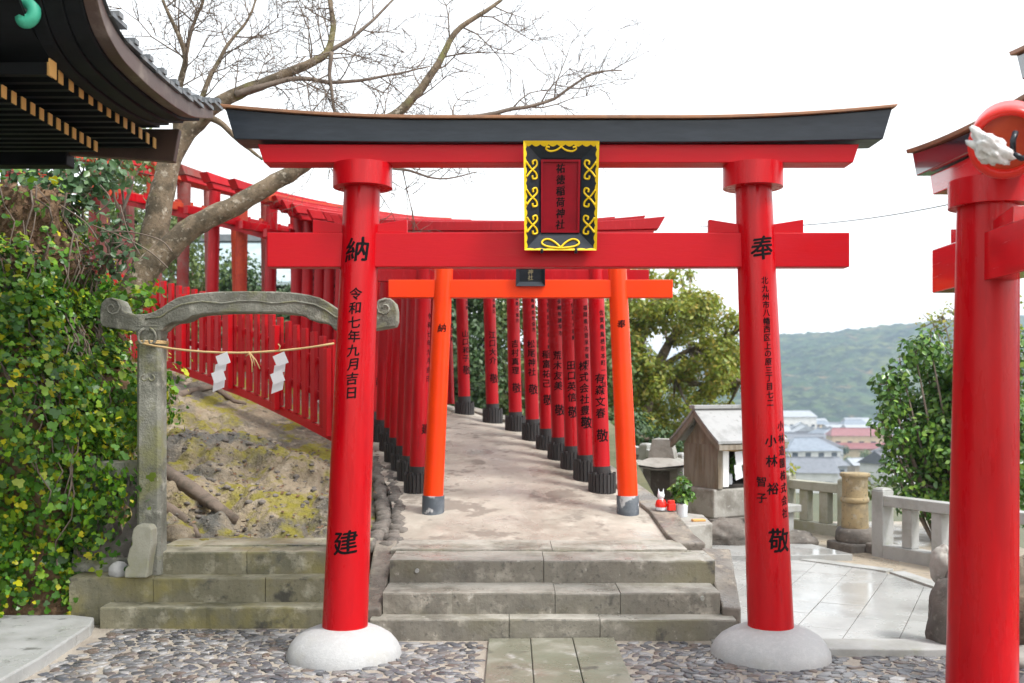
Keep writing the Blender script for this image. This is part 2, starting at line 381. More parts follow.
for i in range(1, len(TUN)):
    ARC.append(ARC[-1] + math.hypot(TUN[i][0] - TUN[i - 1][0], TUN[i][1] - TUN[i - 1][1]))
TZ = []
for i, a in enumerate(ARC):
    z = .763 + .17 * a
    if a > 3.9: z += (a - 3.9) * .075
    TZ.append(z)
# path centre polyline (before and through the tunnel): x, y, z, heading, half width left / right
PATHC = [(.27, 7.97, .482, 0, 1.27, 1.12), (.24, 8.3, .484, 0, 1.27, 1.14), (.2, 8.6, .515, 0, 1.26, 1.15), (.15, 9.3, .634, 0, 1.26, 1.17)] + \
        [(x, y, z, rz, 1.20, 1.22) for (x, y, rz), z in zip(TUN, TZ)]

def path_pt(k, off, dz=0.0):
    x, y, z, rz, l, r = PATHC[k]
    a = R(rz)
    return Vector((x + math.cos(a) * off, y + math.sin(a) * off, z + dz))

mb = MB()
def dense(k0, k1, t, off0, off1, u, dz=0.0):
    a = path_pt(k0, off0[0] + (off0[1] - off0[0]) * u, dz); b = path_pt(k1, off1[0] + (off1[1] - off1[0]) * u, dz)
    return a.lerp(b, t)
seg = len(PATHC) - 1
def path_surface(s, u):
    q = s * seg; k = min(int(q), seg - 1); t = q - k
    p = dense(k, k + 1, t, (-PATHC[k][4], PATHC[k][5]), (-PATHC[k + 1][4], PATHC[k + 1][5]), u)
    p.z += .012 * fnoise(p.x, p.y, 0, 1.2) - .03 * (abs(u - .5) * 2) ** 6
    return p
mb.grid(seg * 5 + 1, 25, path_surface, flip=True)
tag(mb.build('path', M['path']), kind='structure')

# ------------------------------------------------------------------ ground: one sheet out to the horizon
def smooth(a, b, x):
    t = min(1, max(0, (x - a) / (b - a))); return t * t * (3 - 2 * t)
def fence_side(x, y):
    """>0 outside the terrace (towards the valley)"""
    return max(y - 13.6 - max(0, 2.6 - x) * 1.6, (x - 4.3) * .92 + (y - 10.6) * .4 if y < 12.5 else (x - 4.3) * .7 + (y - 12.2) * .7)
def ground_z(x, y):
    z = -.045
    if x < 1.75 and y > 8.35:
        up = max(0, (y - 8.45) * .165) + .36
        if y > 13.9: up = .36 + 5.45 * .165 + (y - 13.9) * .05
        if x < -1.2 and y > 12: up += min(6, max(0, -x - 1.2)) * .2 * smooth(12, 14, y)
        z += up * (1 - smooth(1.5, 1.75, x)) * smooth(8.35, 8.5, y)
        if x < -1.2 and y < 13.5: z -= .25
    d = fence_side(x, y) if x > -2 else y - 21
    if d > .35:
        drop = min(20.0, (d - .35) * .42)
        if x < -2: drop *= smooth(-40, -2, x)
        z -= drop
        z += (fnoise(x, y, 0, .02) * 2.0 + fnoise(x, y, 0, .2) * .2) * smooth(2, 60, d) * (0 if y > 150 else 1)
    if x < -8: z += (-x - 8) * .12 if x > -80 else 8.6
    return z
def axis(lo, hi, fine0, fine1, step, growth):
    xs = list(np.arange(fine0, fine1 + 1e-6, step)); s_ = step
    x = fine0
    while x > lo: s_ *= growth; x -= s_; xs.insert(0, max(x, lo))
    s_ = step; x = fine1
    while x < hi: s_ *= growth; x += s_; xs.append(min(x, hi))
    return xs
GX, GY = axis(-4200, 4200, -9, 9, .35, 1.16), axis(-60, 4600, 2, 20, .3, 1.13)
mb = MB()
mb.grid(len(GX), len(GY), lambda s, t: Vector((GX[round(s * (len(GX) - 1))], GY[round(t * (len(GY) - 1))], ground_z(GX[round(s * (len(GX) - 1))], GY[round(t * (len(GY) - 1))]))))
tag(mb.build('ground', M['ground'], fix=False), kind='structure')
# valley floor: dry fields beyond and under the town
mb = MB().grid(30, 20, lambda s, t: Vector((-250 + 950 * s, 420 + 330 * t, -19.9 + .3 * fnoise(s * 9, t * 9))))
tag(mb.build('fields', M['field'], fix=False), kind='structure')

# ------------------------------------------------------------------ far hill
def hill_z(x, y):
    q = (y - 690) / 420
    # the ridge line read off the photograph: pixel column -> ridge height in pixels above the horizon
    px = CX + x / y * FPX
    pts = [(-900, 30), (300, 20), (560, 8), (690, 30), (745, 48), (785, 52), (815, 54), (850, 60), (900, 65), (950, 69), (1024, 73), (1200, 60), (1700, 40)]
    h = pts[-1][1]
    if px < pts[0][0]: h = pts[0][1]
    for (a, ha), (b, hb) in zip(pts, pts[1:]):
        if a <= px < b:
            u = (px - a) / (b - a); u = u * u * (3 - 2 * u); h = ha + (hb - ha) * u
    top = 1.75 + (h + 3) * 1110 / FPX
    prof = (q ** .8 if q > 0 else 0) if q < 1 else 1 - .35 * smooth(1, 2, q)
    z = -21 + (top + 21) * prof
    z += (fnoise(x, y, 0, .006) * 14) * min(1, q * 3) * (1 - .6 * smooth(.6, 1, q)) if q > 0 else 0
    return z
mb = MB()
def hp(s, t):
    x = -700 + 1900 * s; y = 690 + 620 * t
    z = hill_z(x, y)
    c = mnoise.voronoi(Vector((x * .09, y * .09, 0)))[0][0]
    return Vector((x, y, z + (4.2 * (1 - min(1, c * 1.2)) + 1.6 * mnoise.noise(Vector((x * .3, y * .3, 3)))) * min(1, t * 12)))
mb.grid(520, 170, hp)
tag(mb.build('hill', M['hill'], fix=False), kind='structure')

# ------------------------------------------------------------------ rocky slope left of the path
def rock_z(x, y):
    z = .47 + max(0, y - 8.15) * (.25 + .03 * max(-1, -x - 2)) - .02
    n = fnoise(x, y, 0, .8, 5) * .11 + fnoise(x + 9, y, 0, 2.6, 4) * .07
    # ledges and cracks
    n += .05 * math.sin((z + n) * 16 + x * 1.5)
    v = mnoise.voronoi(Vector((x * 1.5 + .35 * fnoise(x, y, 4, 2), y * 1.1 + .35 * fnoise(x, y, 8, 2), 0)))[0]
    n += .07 * min(1, (v[1] - v[0]) * 5) - .05
    n += abs(fnoise(x, y, 3, 5.5, 4)) * .045
    # keep clear of the fence foot
    fl = 11.15 + (-2.0 - x) * .93
    return z + n * smooth(8.1, 8.9, y) * (1 - .7 * smooth(-1.0, -.1, y - fl)) - .16 * smooth(-1.2, -.2, y - fl)
mb = MB()
def rock_pt(s, t):
    y = 8.02 + t * 6.4
    xr = -1.22 + (-.16) * max(0, y - 9.0) - (0.12 * max(0, y - 11.3) ** 1.6)
    x = -5.2 + (xr + 5.2) * s
    z = rock_z(x, y)
    e = smooth(0, .38, xr - x)
    pz = .5 + .165 * max(0, y - 8.5) if y < 14 else 1.4
    z = pz - .12 + (z - pz + .12) * e if z > pz - .12 else z
    return Vector((x, y, z))
mb.grid(230, 330, rock_pt)
tag(mb.build('rock_slope', M['rock'], fix=False), kind='structure')
random.seed(51)
mb = MB()
LITTER = []
for _ in range(520):
    x, y = random.uniform(-3.8, -1.35), random.uniform(8.25, 11.4)
    LITTER.append((x, y, rock_z(x, y) + random.uniform(.004, .02)))
for _ in range(420):
    x, y = random.uniform(-3.6, -1.35), random.uniform(8.3, 11.2)
    if x > -1.3 - .16 * max(0, y - 9): continue
    z = rock_z(x, y); r = random.choice((.012, .016, .02, .03)) * random.uniform(.7, 1.5)
    mb.lathe((x, y, z - r * .3), [(r * .8, 0), (r, r * .3), (r * .75, r * .65), (r * .2, r * .85)], 7, .7)
tag(mb.build('loose_stones', M['dark_stone']), 'small loose stones scattered over the mossy rock slope', 'loose stones', kind='stuff')
# stone-lined gutter between rock and path
mb = MB()
random.seed(21)
for i in range(64):
    y = 8.2 + i * .088
    for j in range(2):
        x = -1.0 - .16 * max(0, y - 9.0) - (0.10 * max(0, y - 11.3) ** 1.6) - j * .15 + random.uniform(-.03, .03)
        z = .47 + .165 * max(0, y - 8.6)
        r = random.uniform(.055, .085)
        mb.lathe((x, y, z - .03), [(r * .9, 0), (r, .03), (r * .8, .06 + random.uniform(0, .02)), (r * .35, .085)], 9, .5)
tag(mb.build('gutter_stones', M['dark_stone']), 'row of small dark stones lining the left edge of the concrete path', 'gutter stones', kind='stuff')

# ------------------------------------------------------------------ cobbled forecourt: mortar bed + real stones
mb = MB().grid(60, 40, lambda s, t: Vector((-5.2 + 9.6 * s, 1.5 + 6.0 * t, -.002 + .004 * fnoise(s * 30, t * 20))))
tag(mb.build('forecourt_bed', M['mortar'], fix=False), kind='structure')
def cobbles():
    n = 9
    ang = np.arange(n) / n * 2 * math.pi
    rings = [(1.0, -.6), (.98, .42), (.86, .80), (.5, .93)]
    tv = np.array([(r * math.cos(a), r * math.sin(a), z) for r, z in rings for a in ang] + [(0, 0, .96)])
    tf = []
    for i in range(3):
        for k in range(n):
            tf.append((i * n + k, i * n + (k + 1) % n, (i + 1) * n + (k + 1) % n, (i + 1) * n + k))
    for k in range(n): tf.append((3 * n + k, 3 * n + (k + 1) % n, 4 * n))
    V, F, b = [], [], 0
    sx, sy = .082, .062
    for j in range(int(4.62 / sy)):
        for i in range(int(7.6 / sx)):
            x = -3.35 + (i + .5 * (j % 2)) * sx + random.uniform(-.02, .02); y = 2.8 + j * sy + random.uniform(-.014, .014)
            if -.19 < x < .745: continue
            if x < -2.93: continue
            if y > 6.62 and x > 1.92: continue
            if y > 7.0 and x > -1.4: continue
            if x > 3.35 and y > 6: continue
            if random.random() < .04: continue
            a = random.gauss(0, .8); ca, sa = math.cos(a), math.sin(a)
            rx, ry, h = sx * random.uniform(.36, .66), sy * random.uniform(.34, .62), random.uniform(.006, .0115)
            p = tv.copy()
            wob = 1 + .30 * RNG.standard_normal(n).clip(-1.1, 1.1)
            p[:4 * n, :2] *= np.tile(wob, 4)[:, None]
            px_, py_ = p[:, 0] * rx, p[:, 1] * ry
            tilt = random.gauss(0, .12)
            q = np.stack([x + px_ * ca - py_ * sa, y + px_ * sa + py_ * ca, p[:, 2] * h + px_ * tilt * .35 - .001], 1)
            V.append(q); F += [tuple(b + k for k in f) for f in tf]; b += len(q)
    me = bpy.data.meshes.new('cobbles')
    me.from_pydata(np.concatenate(V).tolist(), [], F)
    me.polygons.foreach_set('use_smooth', [True] * len(F))
    me.update()
    return link('cobbles', me, M['cobble'])
tag(cobbles(), 'flat river stones set in sandy mortar before the steps', 'cobbles', kind='stuff')

# three long greenish slabs leading to the steps
mb = MB()
for k in range(3):
    x0 = -.165 + k * .295
    for y0, y1 in ((1.6, 3.4), (3.41, 5.3), (5.31, 7.02)):
        mb.box(x0 + .002, x0 + .292, y0, y1, -.08, .022 + .003 * k)
tag(mb.build('walk_slabs', M['strip'], bevel=.006), kind='structure')
# large slab at far left
mb = MB().prism([(-6, 1.5), (-2.98, 1.5), (-2.97, 6.3), (-3.03, 7.2), (-3.1, 7.42), (-3.3, 7.5), (-6, 7.48)], .12, lambda a, b, d: Vector((a, b, -.04 + d)))
tag(mb.build('slab_pavement', M['slab'], bevel=.012), kind='structure')

# ------------------------------------------------------------------ right terrace: pale wet paving
mb = MB()
mb.grid(24, 34, lambda s, t: Vector((1.15 + 4.6 * s, 6.66 + 6.9 * t, -.006 + .004 * fnoise(s * 5, t * 8))))
tag(mb.build('terrace', M['paving_tan'], fix=False), kind='structure')
def terrace_slabs():
    mb = MB()
    # slab field: one family of joints runs along dirn, cut into lengths
    dirn = Vector((.45, .893)); nrm = Vector((.893, -.45))
    o = Vector((2.25, 6.9))
    W, Lh = .36, .92
    poly = [Vector(p) for p in ((1.32, 6.92), (3.0, 6.92), (3.75, 8.7), (3.62, 9.6), (2.95, 10.9), (1.95, 11.7), (1.6, 10.2), (1.5, 8.6))]
    def clip(pl, p0, nn):
        out = []
        for i in range(len(pl)):
            a, b = pl[i], pl[(i + 1) % len(pl)]
            da, db = (a - p0).dot(nn), (b - p0).dot(nn)
            if da >= 0: out.append(a)
            if da * db < 0: out.append(a + (b - a) * (da / (da - db)))
        return out
    for i in range(-9, 9):
        for j in range(-6, 10):
            offj = (.5 * Lh if i % 2 else 0)
            c = o + nrm * (i * W) + dirn * (j * Lh + offj)
            g = .0022
            q = [c + nrm * g + dirn * g, c + nrm * (W - g) + dirn * g, c + nrm * (W - g) + dirn * (Lh - g), c + nrm * g + dirn * (Lh - g)]
            cen = sum(q, Vector((0, 0))) / 4
            n_ = len(poly)
            for k in range(n_):
                a, b = poly[k], poly[(k + 1) % n_]
                e = (b - a); inn = Vector((-e.y, e.x))
                if q: q = clip(q, a, inn)
            if len(q) < 3: continue
            h = .007 + random.uniform(-.001, .001)
            mb.prism([(p.x, p.y) for p in q], h + .03, lambda a, b, d: Vector((a, b, -.03 + d)))
    return mb
random.seed(5)
tag(terrace_slabs().build('terrace_paving', M['paving'], bevel=.003), kind='structure')
# raised landing before the small shrine and the front kerb slab
mb = MB().prism([(1.62, 10.35), (2.9, 10.35), (3.55, 10.42), (3.1, 11.9), (1.62, 12.6)], .09, lambda a, b, d: Vector((a, b, -.03 + d)))
tag(mb.build('shrine_landing', M['paving'], bevel=.006), kind='structure')
mb = MB()
mb.prism([(1.95, 6.63), (2.72, 6.6), (2.93, 6.62), (2.93, 6.9), (1.95, 6.9)], .10, lambda a, b, d: Vector((a, b, -.05 + d)))
tag(mb.build('terrace_kerb', M['granite'], bevel=.008), kind='structure')
mb = MB()   # smooth long border stones
for a, b, w_ in (((3.02, 6.95), (3.78, 8.7), .16), ((3.78, 8.72), (3.64, 9.65), .16), ((3.62, 9.68), (2.98, 10.34), .16)):
    a, b = Vector(a), Vector(b); d = (b - a).normalized(); n_ = Vector((d.y, -d.x)) * w_
    mb.prism([tuple(a), tuple(a + n_), tuple(b + n_), tuple(b)], .05, lambda x, y, dd: Vector((x, y, -.03 + dd)))
tag(mb.build('terrace_border', M['granite'], bevel=.004), kind='structure')

# kerb along the right of the path
def strip_wall(name, idx, side, o0, o1, z0, z1, m, bev=.015):
    mb = MB(); pts = []
    for k in idx:
        pts.append((path_pt(k, side * o0, z0), path_pt(k, side * o1, z0), path_pt(k, side * o0, z1), path_pt(k, side * o1, z1)))
    for (a, b, c, d), (e, f, g, h) in zip(pts, pts[1:]):
        mb.hexa([a, b, f, e], [c, d, h, g])
    return mb.build(name, m, bevel=bev)
tag(strip_wall('path_kerb', list(range(1, 14)), 1, 1.13, 1.37, -.9, .015, M['kerb_stone']), kind='structure')
# ------------------------------------------------------------------ stone steps
random.seed(3)
def step_block(mb, x0, x1, y0, y1, z0, z1, cuts):
    xs = [x0] + cuts + [x1]
    for a, b in zip(xs, xs[1:]):
        j = random.uniform(-.006, .006); k = random.uniform(-.004, .004)
        # slightly worn front edge: subdivided top line
        n = max(3, int((b - a) / .035)); 
        pr = []
        for i in range(n + 1):
            x = a + .0025 + (b - a - .005) * i / n
            wv = .010 * fnoise(x * 4, y0 * 7, z1 * 9) + .012 * max(0, fnoise(x * 9, y0 * 3, z1 * 5) - .25); wz = .006 * fnoise(x * 2.2, y0 * 5, z1 * 3 + 5) - .014 * max(0, fnoise(x * 11, y0 * 3, z1 * 7) - .3)
            pr.append((x, y0 + j + wv, z1 + k + wz))
        for i in range(n):
            (xa, ya, za), (xb, yb, zb) = pr[i], pr[i + 1]
            mb.add([(xa, ya + .004, z0), (xb, yb + .004, z0), (xb, yb, zb - .014), (xa, ya, za - .014), (xa, ya + .005, za - .004), (xb, yb + .005, zb - .004),
                    (xa, ya + .016, za), (xb, yb + .016, zb), (xa, y1, z1 + k), (xb, y1, z1 + k), (xa, y1, z0), (xb, y1, z0)],
                   [(0, 1, 2, 3), (3, 2, 5, 4), (4, 5, 7, 6), (6, 7, 9, 8), (8, 9, 11, 10)] + ([(0, 3, 4, 6, 8, 10)] if i == 0 else []) + ([(1, 11, 9, 7, 5, 2)] if i == n - 1 else []))
t = thing('stone_steps', (.25, 7.03, 0), 'wide weathered grey stone steps climbing to the torii tunnel path', 'steps')
for (x0, x1, y0, y1, z0, z1, cuts) in ((-1.0, 1.58, 7.03, 7.24, -.06, .154, [-.02, .62]), (-.93, 1.50, 7.19, 7.6, -.06, .308, [.31, .78]), (-.925, 1.535, 7.55, 8.02, -.06, .482, [.24])):
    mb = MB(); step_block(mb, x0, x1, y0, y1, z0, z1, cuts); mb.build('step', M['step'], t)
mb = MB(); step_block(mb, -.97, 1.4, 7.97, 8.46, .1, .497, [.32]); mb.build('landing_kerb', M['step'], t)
for sx, x0, x1, xb0, xb1 in ((-1, -1.19, -.995, -1.03, -.93), (1, 1.52, 1.64, 1.60, 1.79)):
    mb = MB()
    if sx < 0: mb.hexa([(-1.06, 7.12, -.05), (-.93, 7.12, -.05), (-.945, 8.25, -.05), (-1.13, 8.25, -.05)], [(-1.06, 7.12, .21), (-.935, 7.12, .21), (-.945, 8.25, .53), (-1.13, 8.25, .53)])
    else: mb.hexa([(1.505, 7.16, -.05), (1.64, 7.16, -.05), (1.78, 8.15, -.05), (1.545, 8.15, -.05)], [(1.505, 7.16, .21), (1.64, 7.16, .20), (1.78, 8.15, .475), (1.545, 8.15, .485)])
    mb.build('side_stone', M['kerb_stone'], t, bevel=.015)
for px, py, Y in ((417, 571, 7.53), (702.5, 598.5, 7.17)):
    mb = MB(); p = P(px, py, Y); mb.cone(p, p + Vector((0, .04, 0)), .016, .016, 14); mb.build('metal_stud', M['granite'], t)

t = thing('stone_steps', (-2.2, 7.4, 0), 'mossy stone steps leading under the old stone gate to the bare rock', 'steps')
for (x0, x1, y0, y1, z0, z1, cuts) in ((-3.05, -1.2, 7.40, 7.66, -.06, .159, []), (-3.36, -1.2, 7.58, 7.9, -.06, .345, [-2.72, -1.87]), (-2.76, -1.15, 7.72, 8.0, .1, .515, [-2.05]), (-2.76, -1.15, 7.98, 8.35, .1, .53, [-1.55, -2.3][:1])):
    mb = MB(); step_block(mb, x0, x1, y0, y1, z0, z1, sorted(cuts)); mb.build('step', M['step_moss'], t)

# ------------------------------------------------------------------ lettering
GL = {}
def load_glyphs(chars):
    obs = []
    for ch in chars:
        cu = bpy.data.curves.new('lettering_source', 'FONT'); cu.body = ch; cu.size = 1; cu.align_x = 'CENTER'
        cu.resolution_u = 4; cu.offset = 0.0
        o = bpy.data.objects.new('lettering_source', cu); COL.objects.link(o); obs.append((ch, o, cu))
    dg = bpy.context.evaluated_depsgraph_get()
    for ch, o, cu in obs:
        me = bpy.data.meshes.new_from_object(o.evaluated_get(dg))
        bm = bmesh.new(); bm.from_mesh(me)
        bmesh.ops.remove_doubles(bm, verts=bm.verts, dist=1e-5)
        xs = [v.co.x for v in bm.verts]; ys = [v.co.y for v in bm.verts]
        if not xs: bm.free(); continue
        cx, cy = (min(xs) + max(xs)) / 2, (min(ys) + max(ys)) / 2
        for k in range(-4, 5):
            g = bm.verts[:] + bm.edges[:] + bm.faces[:]
            bmesh.ops.bisect_plane(bm, geom=g, plane_co=(cx + k * .1, 0, 0), plane_no=(1, 0, 0))
        bm.verts.ensure_lookup_table()
        for i, v in enumerate(bm.verts): v.index = i
        # brush slant: strokes rise to the right a little, and swell with a slow wobble
        vs = []
        for v in bm.verts:
            x, y = v.co.x - cx, v.co.y - cy
            y += .07 * x + .02 * math.sin(5 * x + 3 * cy + ord(ch)); x += .018 * math.sin(6 * y + ord(ch)) + .04 * y
            vs.append((x, y))
        GL[ch] = (vs, [tuple(v.index for v in f.verts) for f in bm.faces])
        bm.free()
        bpy.data.objects.remove(o); bpy.data.curves.remove(cu); bpy.data.meshes.remove(me)
def letter_pillar(mb, chars, axis, z, pitch, size, ang, wide=1.0):
    """write a column of characters round a tapering pillar; axis(z) -> (x, y, radius)"""
    for ch in chars:
        if ch != ' ' and ch in GL:
            vs, fs = GL[ch]; out = []
            cx, cy, r = axis(z)
            a0 = ang + random.uniform(-.01, .01)
            for du, dv, li in ((0, 0, .0020), (.024, .010, .0016), (-.022, -.008, .0012), (.004, .028, .0024)):
                out = []
                for u, v in vs:
                    zz = z + (v + dv) * size
                    cx, cy, r = axis(zz)
                    a = a0 + (u + du) * size * wide / r
                    out.append((cx + (r + li) * math.sin(a), cy - (r + li) * math.cos(a), zz))
                mb.add(out, fs)
        z -= pitch
def write(par, chars, axis, z, pitch, size, ang, wide=1.0):
    mb = MB(); letter_pillar(mb, chars, axis, z, pitch, size, ang, wide); return mb.build('lettering', M['ink'], par, local=True)
def letter_flat(mb, chars, origin, ux, uz, pitch, size, wide=1.0, lift=Vector((0, 0, 0))):
    o = Vector(origin)
    for k, ch in enumerate(chars):
        vs, fs = GL[ch]
        c = o - uz * (pitch * k)
        for du, dv, li in ((0, 0, 0), (.035, .01, .0004), (-.03, -.01, .0008)):
            mb.add([c + ux * ((u + du) * size * wide) + uz * ((v + dv) * size) + lift + uz.cross(ux) * -li for u, v in vs], fs)

NAMES = [('有森文春', '佐賀県鳥栖市本町一丁目'), ('株式会社豊文', '福岡県久留米市東町'), ('田口英信', '佐賀市大和町'), ('荒木友美', '長崎県諫早市'), ('稲富祐己', '佐賀県武雄市朝日町'),
         ('松尾神社', '長崎県佐世保市'), ('吉村真理', '佐賀県小城市'), ('江口大介', '福岡市南区'), ('山口和子', '鹿島市古枝')]
ALLCH = set('納令和七年九月吉日建奉北九州市八幡西区上の原三丁二小林裕智子造園株式会社敬祐徳稲荷神')
for a, b in NAMES: ALLCH |= set(a + b)
load_glyphs(sorted(ALLCH))

# ------------------------------------------------------------------ torii
def loft_beam(mb, xt, xb, zt0, zt1, zb0, zb1, y0, y1, n=28, flat=.35, y0b=None, y1b=None):
    y0b = y0 if y0b is None else y0b; y1b = y1 if y1b is None else y1b
    s = lambda t: max(0.0, (abs(t) - flat) / (1 - flat)) ** 2
    vs = []
    for i in range(n + 1):
        t = -1 + 2 * i / n
        zt, zb = zt0 + (zt1 - zt0) * s(t), zb0 + (zb1 - zb0) * s(t)
        vs += [(xb * t, y0b, zb), (xb * t, y1b, zb), (xt * t, y1, zt), (xt * t, y0, zt)]
    fs = []
    for i in range(n):
        a, b = i * 4, i * 4 + 4
        for k in range(4):
            fs.append((a + k, a + (k + 1) % 4, b + (k + 1) % 4, b + k))
    fs += [(3, 2, 1, 0), (n * 4, n * 4 + 1, n * 4 + 2, n * 4 + 3)]
    mb.add(vs, fs)

CACHE = {}
def torii_meshes(key, s):
    if key in CACHE: return CACHE[key]
    d = {}
    for side in (-1, 1):
        mb = MB()
        n = 10
        pr = [(Vector((side * (s['sb'] + (s['st'] - s['sb']) * i / n), 0, s['z0'] + (s['ph'] - s['z0']) * i / n)), s['rb'] + (s['rt'] - s['rb']) * i / n) for i in range(n + 1)]
        for (p, r), (q, r2) in zip(pr, pr[1:]): mb.cone(p, q, r, r2, 40, caps=False)
        mb.cone(pr[-1][0], pr[-1][0] + Vector((0, 0, .001)), s['rt'], s['rt'], 40)
        me = mb.mesh('pillar')
        bm = bmesh.new(); bm.from_mesh(me); bmesh.ops.remove_doubles(bm, verts=bm.verts, dist=1e-5); bm.to_mesh(me); bm.free()
        d['pillar', side] = me
        if s.get('daiwa'):
            z0, z1, r = s['daiwa']; x = side * s['st']
            d['daiwa', side] = MB().cone((x, 0, z0), (x, 0, z1), r, r, 48).mesh('pillar_collar')
        if s.get('base') == 'sleeve':
            x = side * s['sb']; h, r = s['sleeve']
            d['base', side] = MB().cone((x, 0, -.08), (x - side * .004, 0, h), r, r, 32).mesh('pillar_sleeve')
        if s.get('base') == 'staves':
            mb = MB(); x = side * s['sb']; m_ = 22
            mb.cone((x, 0, -.12), (x, 0, .15), .112, .112, 24)
            for k in range(m_):
                a = 2 * math.pi * k / m_
                h = .172 + .012 * math.sin(k * 2.3 + side)
                mb.box(-.0150, .0150, -.014, .014, -.14, h, a + math.pi / 2, (x + .124 * math.cos(a), .124 * math.sin(a), 0))
            d['base', side] = mb.mesh('stave_ring')
            d['band', side] = MB().cone((x, 0, .12), (x - side * .004, 0, .24), s['rb'] + .004, s['rb'] + .003, 32).mesh('dark_band')
    z0, z1, hf, th = s['nuki']
    d['nuki'] = MB().box(-hf, hf, -th / 2, th / 2, z0, z1).mesh('tie_beam')
    z0, z1, hb, ht, th = s['shimaki']
    mb = MB(); loft_beam(mb, ht, hb, z1, z1 + s.get('lift', 0) * .35, z0, z0 + s.get('lift', 0) * .35, -th / 2, th / 2); d['shimaki'] = mb.mesh('under_lintel')
    zb0, zt0, zb1, zt1, hb, ht, th = s['kasagi']
    mb = MB(); loft_beam(mb, ht, hb, zt0, zt1, zb0, zb1, -th / 2, th / 2); d['kasagi'] = mb.mesh('top_lintel')
    if s.get('cap'):
        c = s['cap']; mb = MB(); loft_beam(mb, ht + .03, ht + .015, zt0 + c, zt1 + c, zt0 + .002, zt1 + .002, -th / 2 - .025, th / 2 + .025); d['cap'] = mb.mesh('lintel_cap')
    if s.get('wedge'):
        wl, h0, h1, th = s['wedge']; z1 = s['nuki'][1] + .001
        for side in (-1, 1):
            for inn in (-1, 1):
                f = (z1 - s['z0']) / (s['ph'] - s['z0']); xc = side * (s['sb'] + (s['st'] - s['sb']) * f); r = s['rb'] + (s['rt'] - s['rb']) * f
                a = xc + inn * (r - .03); b = xc + inn * (r + wl)
                d['wedge', side, inn] = MB().prism([(a, z1), (b, z1), (b, z1 + h1), (a, z1 + h0)], th, lambda x, z, dd: Vector((x, -th / 2 + dd, z))).mesh('wedge')
    if s.get('post'):
        d['post'] = MB().box(-.09, .09, -.07, .07, s['nuki'][1] + .002, s['shimaki'][0] - .001).mesh('centre_post')
    CACHE[key] = d
    return d
def torii(key, s, loc, rz, label, group=None, name='torii', mats=None):
    """mats: pillar, beam, top, cap"""
    t = thing(name, loc, label, 'torii', group, R(rz))
    d = torii_meshes(key, s)
    mp, mbm, mt = mats
    def lk(nm, me, m, par=t, bev=0.0):
        o = bpy.data.objects.new(nm, me); COL.objects.link(o)
        if not me.materials: me.materials.append(None)
        o.material_slots[0].link = 'OBJECT'; o.material_slots[0].material = m
        o.parent = par
        if bev:
            b = o.modifiers.new('bevel', 'BEVEL'); b.width = bev; b.segments = 2; b.limit_method = 'ANGLE'; b.angle_limit = R(40)
        return o
    pil = {}
    for side in (-1, 1):
        pil[side] = lk('pillar', d['pillar', side], mp)
        if ('daiwa', side) in d: lk('pillar_collar', d['daiwa', side], mp, bev=.006)
        if ('base', side) in d: lk('pillar_sleeve' if s['base'] == 'sleeve' else 'stave_ring', d['base', side], M['sleeve'] if s['base'] == 'sleeve' else M['stave'])
        if ('band', side) in d: lk('dark_band', d['band', side], M['stave'])
        for inn in (-1, 1):
            if ('wedge', side, inn) in d: lk('wedge', d['wedge', side, inn], mbm, bev=.004)
    lk('tie_beam', d['nuki'], mbm, bev=.006)
    lk('under_lintel', d['shimaki'], mbm, bev=.005)
    k = lk('top_lintel', d['kasagi'], mt, bev=.006)
    if 'cap' in d: lk('lintel_cap', d['cap'], M['copper'], k, bev=.004)
    if 'post' in d: lk('centre_post', d['post'], mbm)
    def ax(side):
        def f(z):
            q = (z - s['z0']) / (s['ph'] - s['z0'])
            return (side * (s['sb'] + (s['st'] - s['sb']) * q), 0, s['rb'] + (s['rt'] - s['rb']) * q)
        return f
    return t, pil, ax

# --- the large red torii in front
Y0 = 6.65
MAIN = dict(sb=1.418, st=1.297, z0=.12, ph=3.2, rb=.151, rt=.118, daiwa=(3.105, 3.256, .196),
            nuki=(2.575, 2.802, 1.922, .11), shimaki=(3.257, 3.377, 1.935, 1.975, .17), kasagi=(3.379, 3.527, 3.40, 3.60, 2.115, 2.175, .26),
            cap=.024, wedge=(.19, .055, .09, .06), post=True)
t_main, pil, ax = torii('main', MAIN, (.305, Y0, 0), 0, 'largest red torii with black lintel and framed tablet, standing on two white stone mounds', mats=(M['red'], M['red_wood'], M['black']))
def zpix(py, Y=Y0): return EYE + (HY - py) * Y / FPX
random.seed(2)
mb = MB()
write(pil[-1], '納', ax(-1), zpix(249.5, 6.52), .2, .168, -.03)
write(pil[-1], '令和七年九月吉日', ax(-1), zpix(293.5, 6.51), .0925, .085, .02)
write(pil[-1], '建', ax(-1), zpix(543, 6.5), .2, .168, .02)
mb = MB()
write(pil[1], '奉', ax(1), zpix(247.5, 6.52), .2, .165, .14)
write(pil[1], '北九州市八幡西区上の原三丁目七二', ax(1), zpix(280, 6.51), .0533, .052, .16, .95)
write(pil[1], '小林', ax(1), zpix(441, 6.5), .13, .082, .12)
write(pil[1], '裕', ax(1), zpix(489, 6.5), .13, .082, .12)
write(pil[1], '智子', ax(1), zpix(482, 6.5), .108, .070, -.42)
write(pil[1], '小林造園株式会社', ax(1), zpix(426, 6.5), .0815, .068, .74, .92)
write(pil[1], '敬', ax(1), zpix(541, 6.5), .2, .168, .36)
